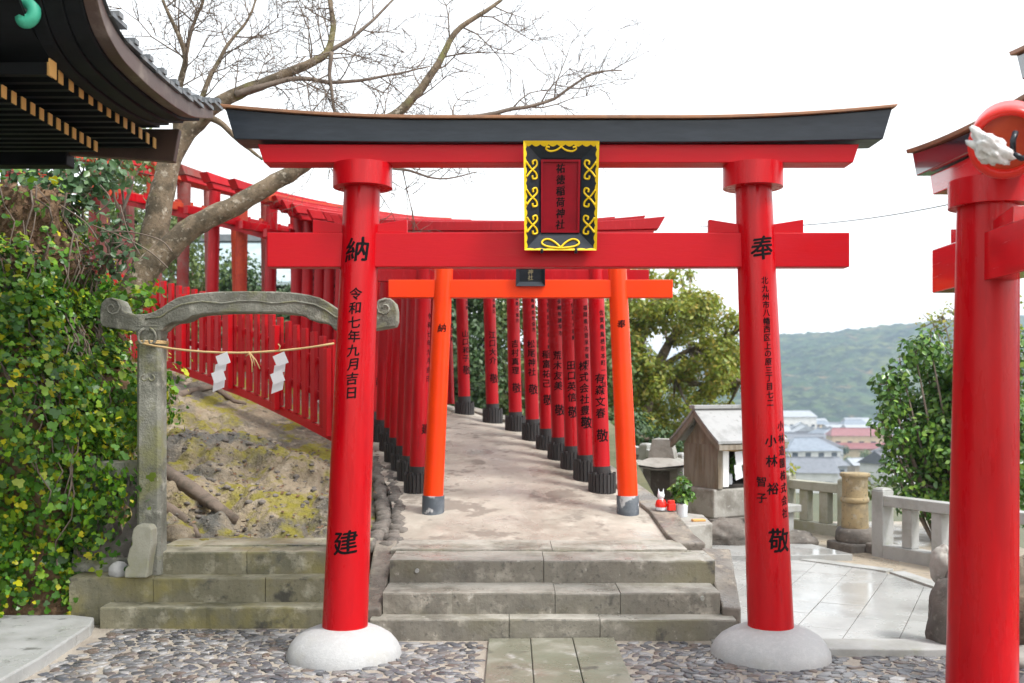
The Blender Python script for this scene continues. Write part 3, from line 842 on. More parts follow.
for side in (-1, 1):
    r = .385 if side < 0 else .395
    prof = [(r * 1.0, -.05), (r, .0), (r * .985, .04), (r * .93, .08), (r * .84, .12), (r * .70, .155), (r * .55, .180), (r * .40, .195), (.1, .20)]
    o = MB().lathe((side * 1.418, 0, 0), prof, 48, .05).build('mound', M['mound'], t_main, local=True)

# framed tablet hung in front of the centre post
def tablet():
    tb = thing('shrine_tablet', P(561, 196, 6.42), 'black tablet with yellow scrolled frame and red centre panel hanging on the large front torii', 'tablet')
    c = Vector(tb.location)
    tilt = R(9)
    ux = Vector((1, .015, 0)).normalized(); uz = Vector((0, -math.sin(tilt), math.cos(tilt))); un = uz.cross(ux)  # un points away from the viewer
    W, H = .242, .345            # outer half size at the front rim
    w_, h_ = .128, .232          # inner opening
    dpt = .06
    wb = .228
    def at(u, v, d=0.0):
        # narrower at the bottom
        k = 1 - .035 * (1 - (v / H + 1) / 2)
        return c + ux * (u * k) + uz * v + un * d
    mb = MB()
    O = [(-W, -H), (W, -H), (W, H), (-W, H)]; I = [(-w_, -h_), (w_, -h_), (w_, h_), (-w_, h_)]
    vs = [at(*p) for p in O] + [at(*p, dpt) for p in I] + [at(u * .93, v * .95, dpt + .04) for u, v in O]
    fs = [(i, (i + 1) % 4, 4 + (i + 1) % 4, 4 + i) for i in range(4)] + [(i, 8 + i, 8 + (i + 1) % 4, (i + 1) % 4) for i in range(4)] + [(8, 9, 10, 11)]
    mb.add(vs, fs); mb.build('frame', M['black'], tb)
    # scalloped yellow rim
    mb = MB()
    def edge(a, b, wdt, nsc, inn):
        a, b, inn = Vector(a), Vector(b), Vector(inn)
        n = nsc * 6
        for i in range(n):
            t0, t1 = i / n, (i + 1) / n
            f = lambda t: wdt * (.62 + .38 * abs(math.sin(math.pi * nsc * t))) 
            q = []
            for t, e in ((t0, 0), (t1, 0), (t1, f(t1)), (t0, f(t0))):
                p = a.lerp(b, t) + inn * e
                dd = (e / .11) * dpt
                q.append(at(p.x, p.y, dd - .003))
            bk = [x + un * .006 for x in q]
            mb.hexa(q, bk)
    edge((-W, H), (W, H), .034, 9, (0, -1)); edge((-W, -H), (W, -H), .014, 7, (0, 1))
    edge((-W, -H), (-W, H), .021, 13, (1, 0)); edge((W, -H), (W, H), .021, 13, (-1, 0))
    mb.build('yellow_rim', M['yellow'], tb)
    # scroll ornaments
    def curl(pts):
        mb = MB()
        n = len(pts); out = []
        for i in range(n - 1):
            p0 = Vector(pts[max(i - 1, 0)]); p1 = Vector(pts[i]); p2 = Vector(pts[i + 1]); p3 = Vector(pts[min(i + 2, n - 1)])
            for k in range(5):
                t = k / 5
                out.append(.5 * (2 * p1 + (p2 - p0) * t + (2 * p0 - 5 * p1 + 4 * p2 - p3) * t * t + (3 * p1 - p0 - 3 * p2 + p3) * t ** 3))
        out.append(Vector(pts[-1]))
        q = []
        for p in out:
            e = min(W - abs(p.x), H - abs(p.y)) / .113
            q.append(at(p.x, p.y, max(0, e) * dpt - .006))
        mb.tube(q, .0065, 6); mb.build('scroll', M['yellow'], tb)
    for sg in (-1, 1):
        for v in (.165, -.01, -.185):
            x = sg * (W - .018)
            curl([(x, v - .045), (sg * (W - .045), v - .01), (sg * (W - .085), v + .03), (sg * (W - .082), v + .06), (sg * (W - .06), v + .055), (sg * (W - .062), v + .035)])
            curl([(x, v + .05), (sg * (W - .045), v + .012), (sg * (W - .08), v - .02), (sg * (W - .085), v - .05), (sg * (W - .06), v - .055), (sg * (W - .056), v - .035)])
        curl([(0, H - .035), (sg * .03, H - .055), (sg * .07, H - .062), (sg * .095, H - .05), (sg * .09, H - .035), (sg * .075, H - .04)])
        curl([(0, -H + .018), (sg * .035, -H + .05), (sg * .075, -H + .07), (sg * .11, -H + .066), (sg * .125, -H + .045), (sg * .10, -H + .028), (sg * .06, -H + .02), (0, -H + .014)])
    mb = MB()
    for (u0, u1, v0, v1) in ((-w_, w_, h_ - .014, h_), (-w_, w_, -h_, -h_ + .014), (-w_, -w_ + .014, -h_ + .014, h_ - .014), (w_ - .014, w_, -h_ + .014, h_ - .014)):
        a = [at(u0, v0, dpt - .014), at(u1, v0, dpt - .014), at(u1, v1, dpt - .014), at(u0, v1, dpt - .014)]
        mb.hexa(a, [p + un * .03 for p in a])
    mb.build('inner_frame', M['panel_red'], tb)
    mb = MB()
    a = [at(-w_, -h_, dpt + .004), at(w_, -h_, dpt + .004), at(w_, h_, dpt + .004), at(-w_, h_, dpt + .004)]
    mb.hexa(a, [p + un * .02 for p in a]); pn = mb.build('panel', M['panel_red'], tb)
    mb = MB(); letter_flat(mb, '祐徳稲荷神社', at(0, .178, dpt + .002), ux, uz, .0715, .066, .9)
    mb.build('lettering', M['ink'], pn)
    mb = MB()
    for u in (-.125, .105): mb = MB(); mb.tube([at(u, -H + .01, .0), at(u, -H - .012, .0), at(u, -H - .015, .08)], .009, 8); mb.build('hook', M['black'], tb)
tablet()

# --- orange torii behind it, at the head of the path
ORG = dict(sb=.907, st=.80, z0=.10, ph=2.40, rb=.0935, rt=.086, base='sleeve', sleeve=(.155, .104),
           nuki=(1.99, 2.155, 1.316, .10), shimaki=(2.41, 2.47, 1.30, 1.32, .11), kasagi=(2.472, 2.55, 2.49, 2.58, 1.36, 1.39, .15))
t_o, pil, ax = torii('orange', ORG, (.172, 9.3, .634), 0, 'bright orange torii with worn grey pillar feet at the head of the path', mats=(M['orange'], M['orange'], M['orange']))
for side, ch, py, a in ((-1, '納', 328, .16), (1, '奉', 324, .1)):
    mb = MB(); letter_pillar(mb, ch, ax(side), zpix(py, 9.22) - .634, .1, .085, a); mb.build('lettering', M['ink'], pil[side], local=True)
tb = thing('shrine_tablet', P(530.5, 277, 9.2), 'small plain black tablet hanging on the orange torii', 'tablet')
c = Vector(tb.location); uz = Vector((0, -.17, .985)); ux = Vector((1, 0, 0)); un = uz.cross(ux)
mb = MB()
O = [(-.135, -.085), (.135, -.085), (.135, .125), (-.135, .125)]; I = [(-.10, -.045), (.10, -.045), (.10, .10), (-.10, .10)]
pt = lambda p, d: c + ux * p[0] + uz * p[1] + un * d
mb.add([pt(p, 0) for p in O] + [pt(p, .03) for p in I] + [pt((p[0] * .95, p[1] * .95), .06) for p in O],
       [(i, (i + 1) % 4, 4 + (i + 1) % 4, 4 + i) for i in range(4)] + [(4, 5, 6, 7)] + [(i, 8 + i, 8 + (i + 1) % 4, (i + 1) % 4) for i in range(4)] + [(8, 9, 10, 11)])
mb.build('frame', M['black'], tb, bevel=.003)
mb = MB(); letter_flat(mb, '神社', c + uz * .045 + un * .027, ux, uz, .052, .05); mb.build('lettering', M['ink_gold'], tb)

# --- the tunnel of red torii
RED = dict(sb=.928, st=.855, z0=.06, ph=2.52, rb=.086, rt=.078, base='staves', nuki=(2.10, 2.215, 1.40, .085), wedge=(.07, .03, .05, .04),
           shimaki=(2.525, 2.60, 1.42, 1.46, .11), kasagi=(2.602, 2.692, 2.62, 2.745, 1.49, 1.56, .15), lift=.05)
OLD = dict(RED); OLD['base'] = None
WORDS = ['first', 'second', 'third', 'fourth', 'fifth', 'sixth', 'seventh', 'eighth', 'ninth', 'tenth', 'eleventh', 'twelfth', 'thirteenth', 'fourteenth', 'fifteenth',
         'sixteenth', 'seventeenth', 'eighteenth', 'nineteenth', 'twentieth', 'twenty-first', 'twenty-second', 'twenty-third', 'twenty-fourth', 'twenty-fifth', 'twenty-sixth', 'twenty-seventh', 'twenty-eighth', 'twenty-ninth', 'thirtieth', 'thirty-first', 'thirty-second', 'last']
shared_letter = {}
for i, (x, y, rz) in enumerate(TUN):
    z = TZ[i]
    near = i < 9
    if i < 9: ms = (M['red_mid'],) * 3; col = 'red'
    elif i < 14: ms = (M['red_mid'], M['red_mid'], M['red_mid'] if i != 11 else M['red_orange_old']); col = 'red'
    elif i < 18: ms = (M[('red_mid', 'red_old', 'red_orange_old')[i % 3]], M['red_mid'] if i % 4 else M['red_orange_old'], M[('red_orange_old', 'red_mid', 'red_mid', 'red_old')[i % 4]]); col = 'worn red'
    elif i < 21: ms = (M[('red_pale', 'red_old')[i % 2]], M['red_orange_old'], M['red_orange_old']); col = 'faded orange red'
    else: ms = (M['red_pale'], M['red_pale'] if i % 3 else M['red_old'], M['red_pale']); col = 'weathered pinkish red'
    if near: lab = f'{col} tunnel torii with inscribed pillars in slatted feet, {WORDS[i]} behind the orange torii'
    else: lab = f'{col} torii above the red fence, {WORDS[i]} behind the orange torii'
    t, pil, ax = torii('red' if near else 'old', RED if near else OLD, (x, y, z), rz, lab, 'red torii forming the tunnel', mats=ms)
    random.seed(100 + i)
    t.rotation_euler.x = R(random.uniform(-.6, .6)); t.rotation_euler.y = R(random.uniform(-.5, .5))
    for ch in t.children:
        if ch.name.startswith('stave_ring'): ch.scale.z = random.uniform(.82, 1.08)
    if near:
        nm, ad = NAMES[i]
        a = .14 + .02 * (i % 3)
        write(pil[1], '奉', ax(1), 1.98, .1, .085, a)
        write(pil[1], ad, ax(1), 1.78, .072, .060, a + .42, .9)
        write(pil[1], nm, ax(1), 1.12 + .05 * (i % 2), .115, .105, a - .12)
        write(pil[1], '敬', ax(1), .55 + .03 * (i % 3), .1, .135, a + .04)
        write(pil[-1], '納', ax(-1), 1.98, .1, .085, 1.0); write(pil[-1], '令和七年九月吉日', ax(-1), 1.75, .09, .065, 1.15); write(pil[-1], '建', ax(-1), .62, .1, .11, 1.0)
    else:
        # the inscription side faces the entrance: the far pillars show it edge-on
        for side, tx in ((1, '佐賀県武雄市朝日町'), (-1, '令和七年九月吉日')):
            key = ('old', side)
            if key not in shared_letter:
                mb = MB(); letter_pillar(mb, tx, ax(side), 1.75, .095, .075, .75); shared_letter[key] = mb.mesh('lettering')
            link('lettering', shared_letter[key], M['ink'], pil[side])

# --- tie rails along the tunnel's near side
mb = MB()
for (i, j) in ((13, len(TUN) - 1),):
    for k in range(i, j):
        def rp(k):
            x, y, rz = TUN[k]; a = R(rz)
            return Vector((x - math.cos(a) * 1.0, y - math.sin(a) * 1.0, TZ[k] + 2.02))
        a, b = rp(k), rp(k + 1); d = (b - a).normalized(); n_ = Vector((-d.y, d.x, 0)).normalized() * .045
        mb.hexa([a - n_, b - n_, b + n_, a + n_], [a - n_ + Vector((0, 0, .15)), b - n_ + Vector((0, 0, .15)), b + n_ + Vector((0, 0, .15)), a + n_ + Vector((0, 0, .15))])
tag(mb.build('tie_rail', M['red_mid'], loc=TUN[18][:2] + (TZ[18],)), 'long red rail tying the tunnel pillars together above the red fence', 'rail')

# --- second red torii at right, seen end-on, and a taller one beyond the frame
SIDE = dict(sb=1.42, st=1.34, z0=-.03, ph=2.80, rb=.177, rt=.147, daiwa=(2.70, 2.835, .192), nuki=(2.31, 2.555, 1.86, .15), shimaki=(2.837, 2.955, 1.80, 1.84, .19),
            kasagi=(2.957, 3.05, 2.985, 3.13, 1.92, 1.98, .28), cap=.028, lift=.05, wedge=(.2, .05, .09, .08), base=None)
ang = 89.5       # local +x points away from the viewer
ca, sa = math.cos(R(ang)), math.sin(R(ang))
far = Vector((2.448, 5.2, 0))
t_s, pil, ax = torii('side', SIDE, far - Vector((ca, sa, 0)) * 1.40, ang, 'foreground red torii at right seen end-on under a black lintel with a hanging drum', mats=(M['red'], M['red_gloss'], M['black_gloss']))
mb = MB()
for side in (-1, 1):
    mb.lathe((side * 1.42, 0, 0), [(.36, -.05), (.36, 0), (.33, .05), (.26, .09), (.19, .105), (.1, .11)], 40, .05)
mb.build('mound', M['mound'], t_s, local=True)
dup(t_s, (3.44, 4.02, 0), R(89.5), 'black lintel tip of a taller torii in the top right corner', scale=1.26)
# ------------------------------------------------------------------ old stone gate at left
def chamfer_post(mb, x0, x1, y0, y1, z0, z1, c):
    pl = [(x0 + c, y0), (x1 - c, y0), (x1, y0 + c), (x1, y1 - c), (x1 - c, y1), (x0 + c, y1), (x0, y1 - c), (x0, y0 + c)]
    mb.prism(pl, z1 - z0, lambda a, b, d: Vector((a, b, z0 + d)))
GY_ = 7.74
gate = thing('stone_gate', (-2.0, GY_, .345), 'old grey stone gate with curved scrolled lintel and straw rope at left', 'gate')
def gz(py): return EYE + (HY - py) * GY_ / FPX
def gx(px): return (px - CX) * GY_ / FPX
top = [(105, 311), (106.5, 304), (111, 299.5), (117, 298.8), (123, 301), (126.5, 306.5), (127.8, 312.5), (139, 315.3), (150, 315), (158, 312.8), (165, 309), (173, 303.5), (181, 298.8), (192, 296), (205, 294), (222, 292.8), (251.5, 292.3)]
bot = [(105, 322), (107, 327), (121, 329.5), (136, 331.5), (161, 332.5), (166, 331), (170, 326.5), (176, 323.5), (185, 322.5), (191, 320.5), (196, 317), (205, 315), (230, 313.4), (251.5, 313.2)]
mir = lambda p: (503 - p[0], p[1])
poly = top + [mir(p) for p in top[-2::-1]] + [mir(p) for p in bot] + bot[-2::-1]
mb = MB().prism([(gx(a), gz(b)) for a, b in poly], .20, lambda a, b, d: Vector((a, GY_ - .10 + d, b)))
lin = mb.build('lintel', M['gate_stone'], gate, bevel=.01)
# carved line along the lintel face and spirals on its ends
mb = MB()
ln = [(150, 320), (165, 318), (175, 311), (186, 305.5), (205, 302.5), (225, 304.5), (245, 302), (251.5, 302)]
ln = ln + [mir(p) for p in ln[-2::-1]]
mb.tube([Vector((gx(a), GY_ - .099, gz(b))) for a, b in ln], .007, 6)
for cx_, sg in ((117, 1), (386, -1)):
    sp = [Vector((gx(cx_) + sg * (.012 + .006 * k) * math.cos(k * .8), GY_ - .101, gz(309) + (.012 + .006 * k) * math.sin(k * .8))) for k in range(11)]
    mb.tube(sp, .007, 6)
mb.build('carved_line', M['gate_stone'], lin)
for side in (0, 1):
    X = (gx(151), gx(352))[side]; zb = .345 if side == 0 else .5
    mb = MB(); X += .008; chamfer_post(mb, X - .092, X + .092, GY_ - .085, GY_ + .085, zb, gz(342), .022)
    po = mb.build('post', M['gate_stone'], gate, bevel=.004)
    mb = MB().hexa([(X - .085, GY_ - .08, gz(342)), (X + .085, GY_ - .08, gz(342)), (X + .085, GY_ + .08, gz(342)), (X - .085, GY_ + .08, gz(342))],
                   [(X - .105, GY_ - .105, gz(325)), (X + .105, GY_ - .105, gz(325)), (X + .105, GY_ + .105, gz(325)), (X - .105, GY_ + .105, gz(325))])
    cp = mb.build('capital', M['gate_stone'], po, bevel=.015)
    mb = MB()
    for sg in (-1, 1):
        mb = MB()
        mb.tube([Vector((X + sg * (.02 + .035 * math.sin(k * .55) + .004 * k), GY_ - .108, gz(334.5) + .04 * math.cos(k * .55) - .006 * k)) for k in range(10)], .011, 6)
        mb.build('carving', M['gate_stone'], po); mb = MB()
        mb.tube([Vector((X + sg * (.028 + .022 * math.sin(k * .6)), GY_ - .086, gz(378) + .022 * math.cos(k * .6))) for k in range(9)], .006, 6)
        mb.build('carving', M['gate_stone'], po)
    if side == 0:
        gxo, gzo = gx, gz
        gx = lambda q: (q - CX) * 7.48 / FPX
        gz = lambda q: EYE + (HY - q) * 7.48 / FPX
        pr = [(gx(124), gz(578)), (gx(124.5), gz(569)), (gx(128), gz(566)), (gx(126.5), gz(560)), (gx(129), gz(549)), (gx(132), gz(545)), (gx(131), gz(538)), (gx(133), gz(529)), (gx(137), gz(525)), (gx(149), gz(525.5)), (gx(152), gz(530)), (gx(152), gz(545)), (gx(149), gz(560)), (gx(147), gz(578))]
        mb = MB().prism(pr, .12, lambda a, b, d: Vector((a, 7.48 + d, b)))
        mb.build('base_bracket', M['granite_moss'], po, bevel=.012)
        gx, gz = gxo, gzo

# rope with folded papers
ro = thing('straw_rope', P(250, 350, GY_ - .06), 'thin straw rope strung between the stone gate posts', 'rope')
pts = []
for i in range(25):
    t = i / 24
    px = 140 + (334 - 140) * t
    py = 343 + (343.5 - 343) * t + 9.5 * 4 * t * (1 - t) * (1 - .15 * (t - .5))
    pts.append(P(px, py, GY_ - .13 if 0 < i < 24 else GY_ - .10))
mb = MB().tube(pts, .0085, 7, jit=.15)
X = gx(151) + .008
for k in range(2): mb.tube([Vector((X + .118 * math.cos(a), GY_ + .112 * math.sin(a), gz(343.5) + .012 * k)) for a in np.linspace(0, 2 * math.pi, 20)], .008, 6)
mb.build('rope', M['rope'], ro)
mb = MB()
for e in ((252, 372), (260, 369), (255, 366), (246, 356)):
    mb.tube([P(249, 351.5, GY_ - .14), P((249 + e[0]) / 2 + 1.5, (352 + e[1]) / 2, GY_ - .15), P(e[0], e[1], GY_ - .14)], .0045, 5)
mb.build('tassel', M['rope'], ro); mb = MB()
mb.tube([P(279, 350, GY_ - .14), P(280, 346, GY_ - .15), P(278, 344, GY_ - .15)], .005, 5)
mb.build('knot', M['rope'], ro)
def shide(pts_px, Y, label, w_=11.5):
    t = thing('paper_streamer', P(pts_px[0][0], pts_px[0][1], Y), label, 'streamer', 'zigzag paper streamers')
    mb = MB()
    for k, (px, py, sh) in enumerate(pts_px):
        px += 1.8 if k % 2 else -1.2; sh += -3.5 if k % 2 else 1.5
        a = [P(px - w_ / 2, py + 2.5, Y + .006 * (k % 2)), P(px + w_ / 2, py - 2.5, Y - .012 + .006 * (k % 2)), P(px + w_ / 2 + sh, py + 8.5, Y - .012 + .02 * (k % 2)), P(px - w_ / 2 + sh, py + 13, Y + .02 * (k % 2))]
        off = Vector((0, .0022, 0))
        mb.hexa(a, [p + off for p in a])
    mb.build('folded_paper', M['paper'], t)
shide([(222.5, 354, 2), (219.5, 362, 2), (218, 371, 2), (217.5, 379, 2.5)], GY_ - .145, 'white zigzag paper streamer hanging left of the rope tassel')
shide([(279.5, 354, 3), (278.5, 363, 2), (277, 372, 2), (276.5, 381, 2)], GY_ - .145, 'white zigzag paper streamer hanging right of the rope tassel')

# pierced stone panel beside the gate
t = thing('stone_wall', (-3.1, 7.86, .345), 'low dark stone wall panel with a pierced opening beside the ivy', 'wall')
mb = MB()
x0, x1, z0, z1, ya, yb = -3.42, -2.91, .345, 1.09, 7.80, 7.94
hx, hz = -3.07, .80
n = 24
hole = [(hx + .085 * (1 + .28 * math.cos(4 * a)) * math.cos(a), hz + .15 * (1 + .2 * math.cos(4 * a)) * math.sin(a)) for a in np.linspace(0, 2 * math.pi, n, endpoint=False)]
outer = []
for a in np.linspace(0, 2 * math.pi, n, endpoint=False):
    d = Vector((math.cos(a), math.sin(a)))
    tx = ((x1 - hx) / d.x if d.x > 1e-6 else (x0 - hx) / d.x if d.x < -1e-6 else 1e9); tz = ((z1 - hz) / d.y if d.y > 1e-6 else (z0 - hz) / d.y if d.y < -1e-6 else 1e9)
    q = min(tx, tz); outer.append((hx + d.x * q, hz + d.y * q))
vs = [(a, ya, b) for a, b in outer] + [(a, ya, b) for a, b in hole] + [(a, yb, b) for a, b in outer] + [(a, yb, b) for a, b in hole]
fs = []
for k in range(n):
    k2 = (k + 1) % n
    fs += [(k, k2, n + k2, n + k), (n + k, n + k2, 3 * n + k2, 3 * n + k), (2 * n + k2, 2 * n + k, 3 * n + k, 3 * n + k2), (k2, k, 2 * n + k, 2 * n + k2)]
mb.add(vs, fs); mb.build('panel', M['dark_stone'], t)
MB().box(-3.45, -2.90, 7.77, 7.97, 1.09, 1.21).build('coping', M['gate_stone'], t, bevel=.012)
MB().box(-3.43, -2.91, 7.78, 7.96, .345, .46).build('plinth', M['gate_stone'], t, bevel=.012)
o = MB().lathe(tuple(P(118, 577, 7.66)), [(.05, 0), (.075, .03), (.07, .08), (.04, .11), (.01, .12)], 14, .4)
tag(o.build('loose_stone', M['mound'], loc=P(118, 577, 7.66)), 'small pale loose stone at the foot of the stone gate', 'stone')

# roots on the rock
def root(pxs, Y0_, Y1_, r, label):
    pts = []
    n = len(pxs)
    for i, (px, py) in enumerate(pxs):
        Y = Y0_ + (Y1_ - Y0_) * i / (n - 1)
        # ride on the rock: march along the view ray until it meets the slope
        p = P(px, py, Y)
        yy = 8.2
        while yy < 14 and P(px, py, yy).z > rock_z(P(px, py, yy).x, yy): yy += .02
        p = P(px, py, yy - .03)
        pts.append(p)
    m = len(pts)
    o = MB().tube(pts, [r * (1 - .65 * i / (m - 1)) * (1 + .25 * fnoise(i * .9, r * 50)) for i in range(m)], 10, jit=.22)
    tag(o.build('tree_root', M['root'], loc=pts[0]), label, 'root', 'roots over the rock')
root([(158, 470), (172, 477), (188, 487), (204, 498), (218, 508), (236, 521)], 9, 8.6, .10, 'thick grey exposed root lying across the mossy rock')
root([(160, 505), (172, 511), (184, 519), (193, 528), (198, 537)], 8.7, 8.4, .06, 'thinner exposed root lower on the mossy rock')
root([(165, 402), (190, 392), (215, 388), (235, 402), (246, 404)], 11, 11, .06, 'short root near the red fence foot')
for (px, py, r, lab) in ((204, 546, .10, 'rounded tan stone on the top step below the roots'), (176, 536, .17, 'pale boulder beside the stone gate post foot')):
    yy = 8.2
    while yy < 13 and P(px, py, yy).z > rock_z(P(px, py, yy).x, yy): yy += .02
    p = P(px, py, yy)
    tag(MB().lathe(tuple(p - Vector((0, 0, .05))), [(r, 0), (r * 1.02, .05), (r * .8, .05 + r * .35), (r * .4, .05 + r * .55), (.01, .05 + r * .6)], 18, .5).build('rock', M['rock'], loc=p), lab, 'rock')

# ------------------------------------------------------------------ red picket fence
FP = [P(333, 438.5, 11.15), P(300, 421, 11.55), P(250, 397, 12.25), P(208, 380.5, 12.8), P(167, 366, 13.3), P(135, 358, 13.7), P(100, 350, 14.2), P(60, 340, 14.8)]
fen = thing('picket_fence', FP[2], 'bright red wooden picket fence stepping down the rock beside the torii tunnel', 'fence')
def along(d):
    for a, b in zip(FP, FP[1:]):
        L_ = math.hypot(b.x - a.x, b.y - a.y)
        if d <= L_: return a.lerp(b, d / L_), (b - a)
        d -= L_
    return FP[-1], FP[-1] - FP[-2]
TOT = sum(math.hypot(b.x - a.x, b.y - a.y) for a, b in zip(FP, FP[1:]))
random.seed(4)
k = 0; d = .02
while d < TOT - .05:
    p, dr = along(d); rz = math.atan2(dr.y, dr.x)
    h = 1.10 + random.uniform(-.01, .01) + .03 * (d / TOT)
    wdt = .042
    MB().box(-wdt, wdt, -.022, .022, .068, h, rz, p).build('picket', M['fence_red'], fen, bevel=.005)
    if k % 6 == 0: MB().box(-.035, .035, .03, .10, .02, h - .10, rz, p).build('fence_post', M['fence_red'], fen, bevel=.005)
    d += .163; k += 1
for off, th, hh in ((0, .05, .065), (.36, .028, .07), (.74, .028, .07)):
    mb = MB(); dpt = .03 if off else 0
    for a, b in zip(FP, FP[1:]):
        dr = (b - a).normalized(); nn = Vector((-dr.y, dr.x, 0)).normalized()
        sh = nn * (-.05 if off else 0)
        n1 = nn * th * .5
        lo = [a - n1 + sh, b - n1 + sh, b + n1 + sh, a + n1 + sh]
        up = Vector((0, 0, 1))
        mb.hexa([p + up * (off - (.03 if not off else 0)) for p in lo], [p + up * (off + hh) for p in lo])
    mb.build('bottom_rail' if not off else 'rail', M['fence_red'], fen)

# ------------------------------------------------------------------ ivy bank at far left
EDGE = [(-7.5, 7.2), (-6, 7.45), (-5, 7.6), (-4.2, 7.62), (-3.7, 7.66), (-3.52, 7.92), (-3.44, 8.25), (-3.52, 8.6), (-3.62, 8.9), (-3.95, 9.6), (-4.4, 10.4), (-5.2, 11.2), (-7.5, 12)]
def edge_at(s):
    q = s * (len(EDGE) - 1); k = min(int(q), len(EDGE) - 2); t = q - k
    f = lambda i: Vector(EDGE[max(0, min(len(EDGE) - 1, i))])
    p0, p1, p2, p3 = f(k - 1), f(k), f(k + 1), f(k + 2)
    return .5 * (2 * p1 + (p2 - p0) * t + (2 * p0 - 5 * p1 + 4 * p2 - p3) * t * t + (3 * p1 - p0 - 3 * p2 + p3) * t ** 3)
BH = 3.45
def bank_pt(s, t):
    p = edge_at(s)
    c = Vector((-5.6, 9.6))
    if t < .8:
        h = t / .8
        z = BH * h
        bulge = .20 * math.sin(h * math.pi * .9) - .5 * h * h
        if p.x > -4.2: bulge += .13 * math.exp(-((z - 1.75) / .55) ** 2)
        inw = (c - p).normalized()
        q = p - inw * bulge
        n = fnoise(q.x * 1.5, q.y * 1.5, z * 1.5, 1, 4) * .34
        q = q - inw * n
        return Vector((q.x, q.y, z - .05))
    h = (t - .8) / .2
    inw = (c - p).normalized()
    q = p + inw * .5
    q = q.lerp(c, h * .98)
    return Vector((q.x, q.y, BH - .05 + .25 * math.sin(h * 1.5) + .1 * fnoise(q.x, q.y, 0, 1.5)))
mb = MB().grid(150, 70, bank_pt)
tag(mb.build('earth_bank', M['soil'], fix=False), kind='structure')

# leaf builder -------------------------------------------------------------------
OVAL = (np.array([(0, 0, 0), (.26, .28, .06), (.34, .55, .07), (.2, .85, .03), (0, 1.05, -.06), (-.2, .85, .03), (-.34, .55, .07), (-.26, .28, .06), (0, .5, -.02)]),
        [(0, 1, 8), (1, 2, 8), (2, 3, 8), (3, 4, 8), (4, 5, 8), (5, 6, 8), (6, 7, 8), (7, 0, 8)])
DIAM = (np.array([(0, 0, 0), (.3, .5, .07), (0, 1, -.05), (-.3, .5, .07)]), [(0, 1, 2), (0, 2, 3)])
IVY = (np.array([(0, 0, 0), (.30, -.08, .03), (.50, .22, -.02), (.30, .42, .05), (.36, .70, -.03), (0, 1.0, -.06), (-.36, .70, -.03), (-.30, .42, .05), (-.50, .22, -.02), (-.30, -.08, .03), (0, .4, .02)]),
       [(i, (i + 1) % 10, 10) for i in range(10)])
def leaves(name, pos, nrm, size, m, tmpl, parent=None, loc=(0, 0, 0), droop=.3):
    pos = np.asarray(pos, float); nrm = np.asarray(nrm, float); n = len(pos)
    size = np.broadcast_to(np.asarray(size, float), (n,))
    tv, tf = tmpl
    nrm = nrm + 1e-6; nrm /= np.linalg.norm(nrm, axis=1)[:, None]
    rnd = RNG.standard_normal((n, 3)); rnd[:, 2] -= droop * 2
    t = rnd - nrm * (rnd * nrm).sum(1)[:, None]; t /= np.linalg.norm(t, axis=1)[:, None] + 1e-9
    b = np.cross(t, nrm)
    V = pos[:, None, :] + size[:, None, None] * (tv[None, :, 0:1] * b[:, None, :] + tv[None, :, 1:2] * t[:, None, :] + tv[None, :, 2:3] * nrm[:, None, :])
    k = len(tv)
    tfa = np.array(tf)
    F = (tfa[None] + (np.arange(n) * k)[:, None, None]).reshape(-1, 3)
    V = V.reshape(-1, 3) - np.array(loc)
    me = bpy.data.meshes.new(name)
    me.vertices.add(len(V)); me.vertices.foreach_set('co', V.ravel())
    me.loops.add(F.size); me.loops.foreach_set('vertex_index', F.ravel().astype(np.int32))
    me.polygons.add(len(F)); me.polygons.foreach_set('loop_start', np.arange(0, F.size, 3, dtype=np.int32))
    me.polygons.foreach_set('loop_total', np.full(len(F), 3, dtype=np.int32))
    me.polygons.foreach_set('use_smooth', np.ones(len(F), dtype=bool))
    me.update(calc_edges=True)
    o = link(name, me, m, parent)
    if parent is None: o.location = loc
    return o
# ivy over the bank
def ivy_cover():
    pos, nr, sz = [], [], []
    for _ in range(60000):
        s = random.uniform(.06, .72); t = random.uniform(.02, .80)
        p = bank_pt(s, t)
        z = p.z
        px = CX + p.x / p.y * FPX; py = HY - (z - EYE) / p.y * FPX
        # bare leaf litter patch high on the left; ragged lower edge
        if px < 108 + random.uniform(-12, 8) and 188 < py < 262 + (px - 30) * .35 + random.uniform(-14, 14): 
            if random.random() < .93: continue
        if py > 590 + 14 * fnoise(px * .05, 3) - (8 if px > 60 else 0) and random.random() < .97: continue
        dns = fnoise(p.x, p.z * .8, p.y, 2.4, 3)
        if dns < -.12 and random.random() < .62: continue
        if py > 290 and px > float(np.interp(py, [290, 340, 365, 400, 440, 465, 480, 540, 600], [116, 110, 122, 133, 129, 112, 95, 92, 86])) + 9 * fnoise(py * .04, px * .02) + random.uniform(-4, 4): continue
        d1 = bank_pt(min(.99, s + .004), t) - p; d2 = bank_pt(s, min(.8, t + .01)) - p
        n = d1.cross(d2); n.normalize()
        if n.dot(Vector((p.x, p.y, p.z)) - Vector((-5.6, 9.6, 1))) < 0: n = -n
        lift = random.random() ** 1.2 * .24 * (1 + max(-.75, 2.2 * dns))
        q = p + n * lift
        pos.append(q); nr.append(n + Vector((random.gauss(0, .45), random.gauss(0, .45), random.gauss(.25, .4)))); sz.append(random.choice((.026, .031, .036, .041, .047, .054, .072)) * random.uniform(.8, 1.15))
    return leaves('ivy', [tuple(p) for p in pos], [tuple(n) for n in nr], sz, M['ivy'], IVY)
random.seed(31)
tag(ivy_cover(), 'dense green and yellow ivy covering the bank at far left', 'ivy', kind='stuff')
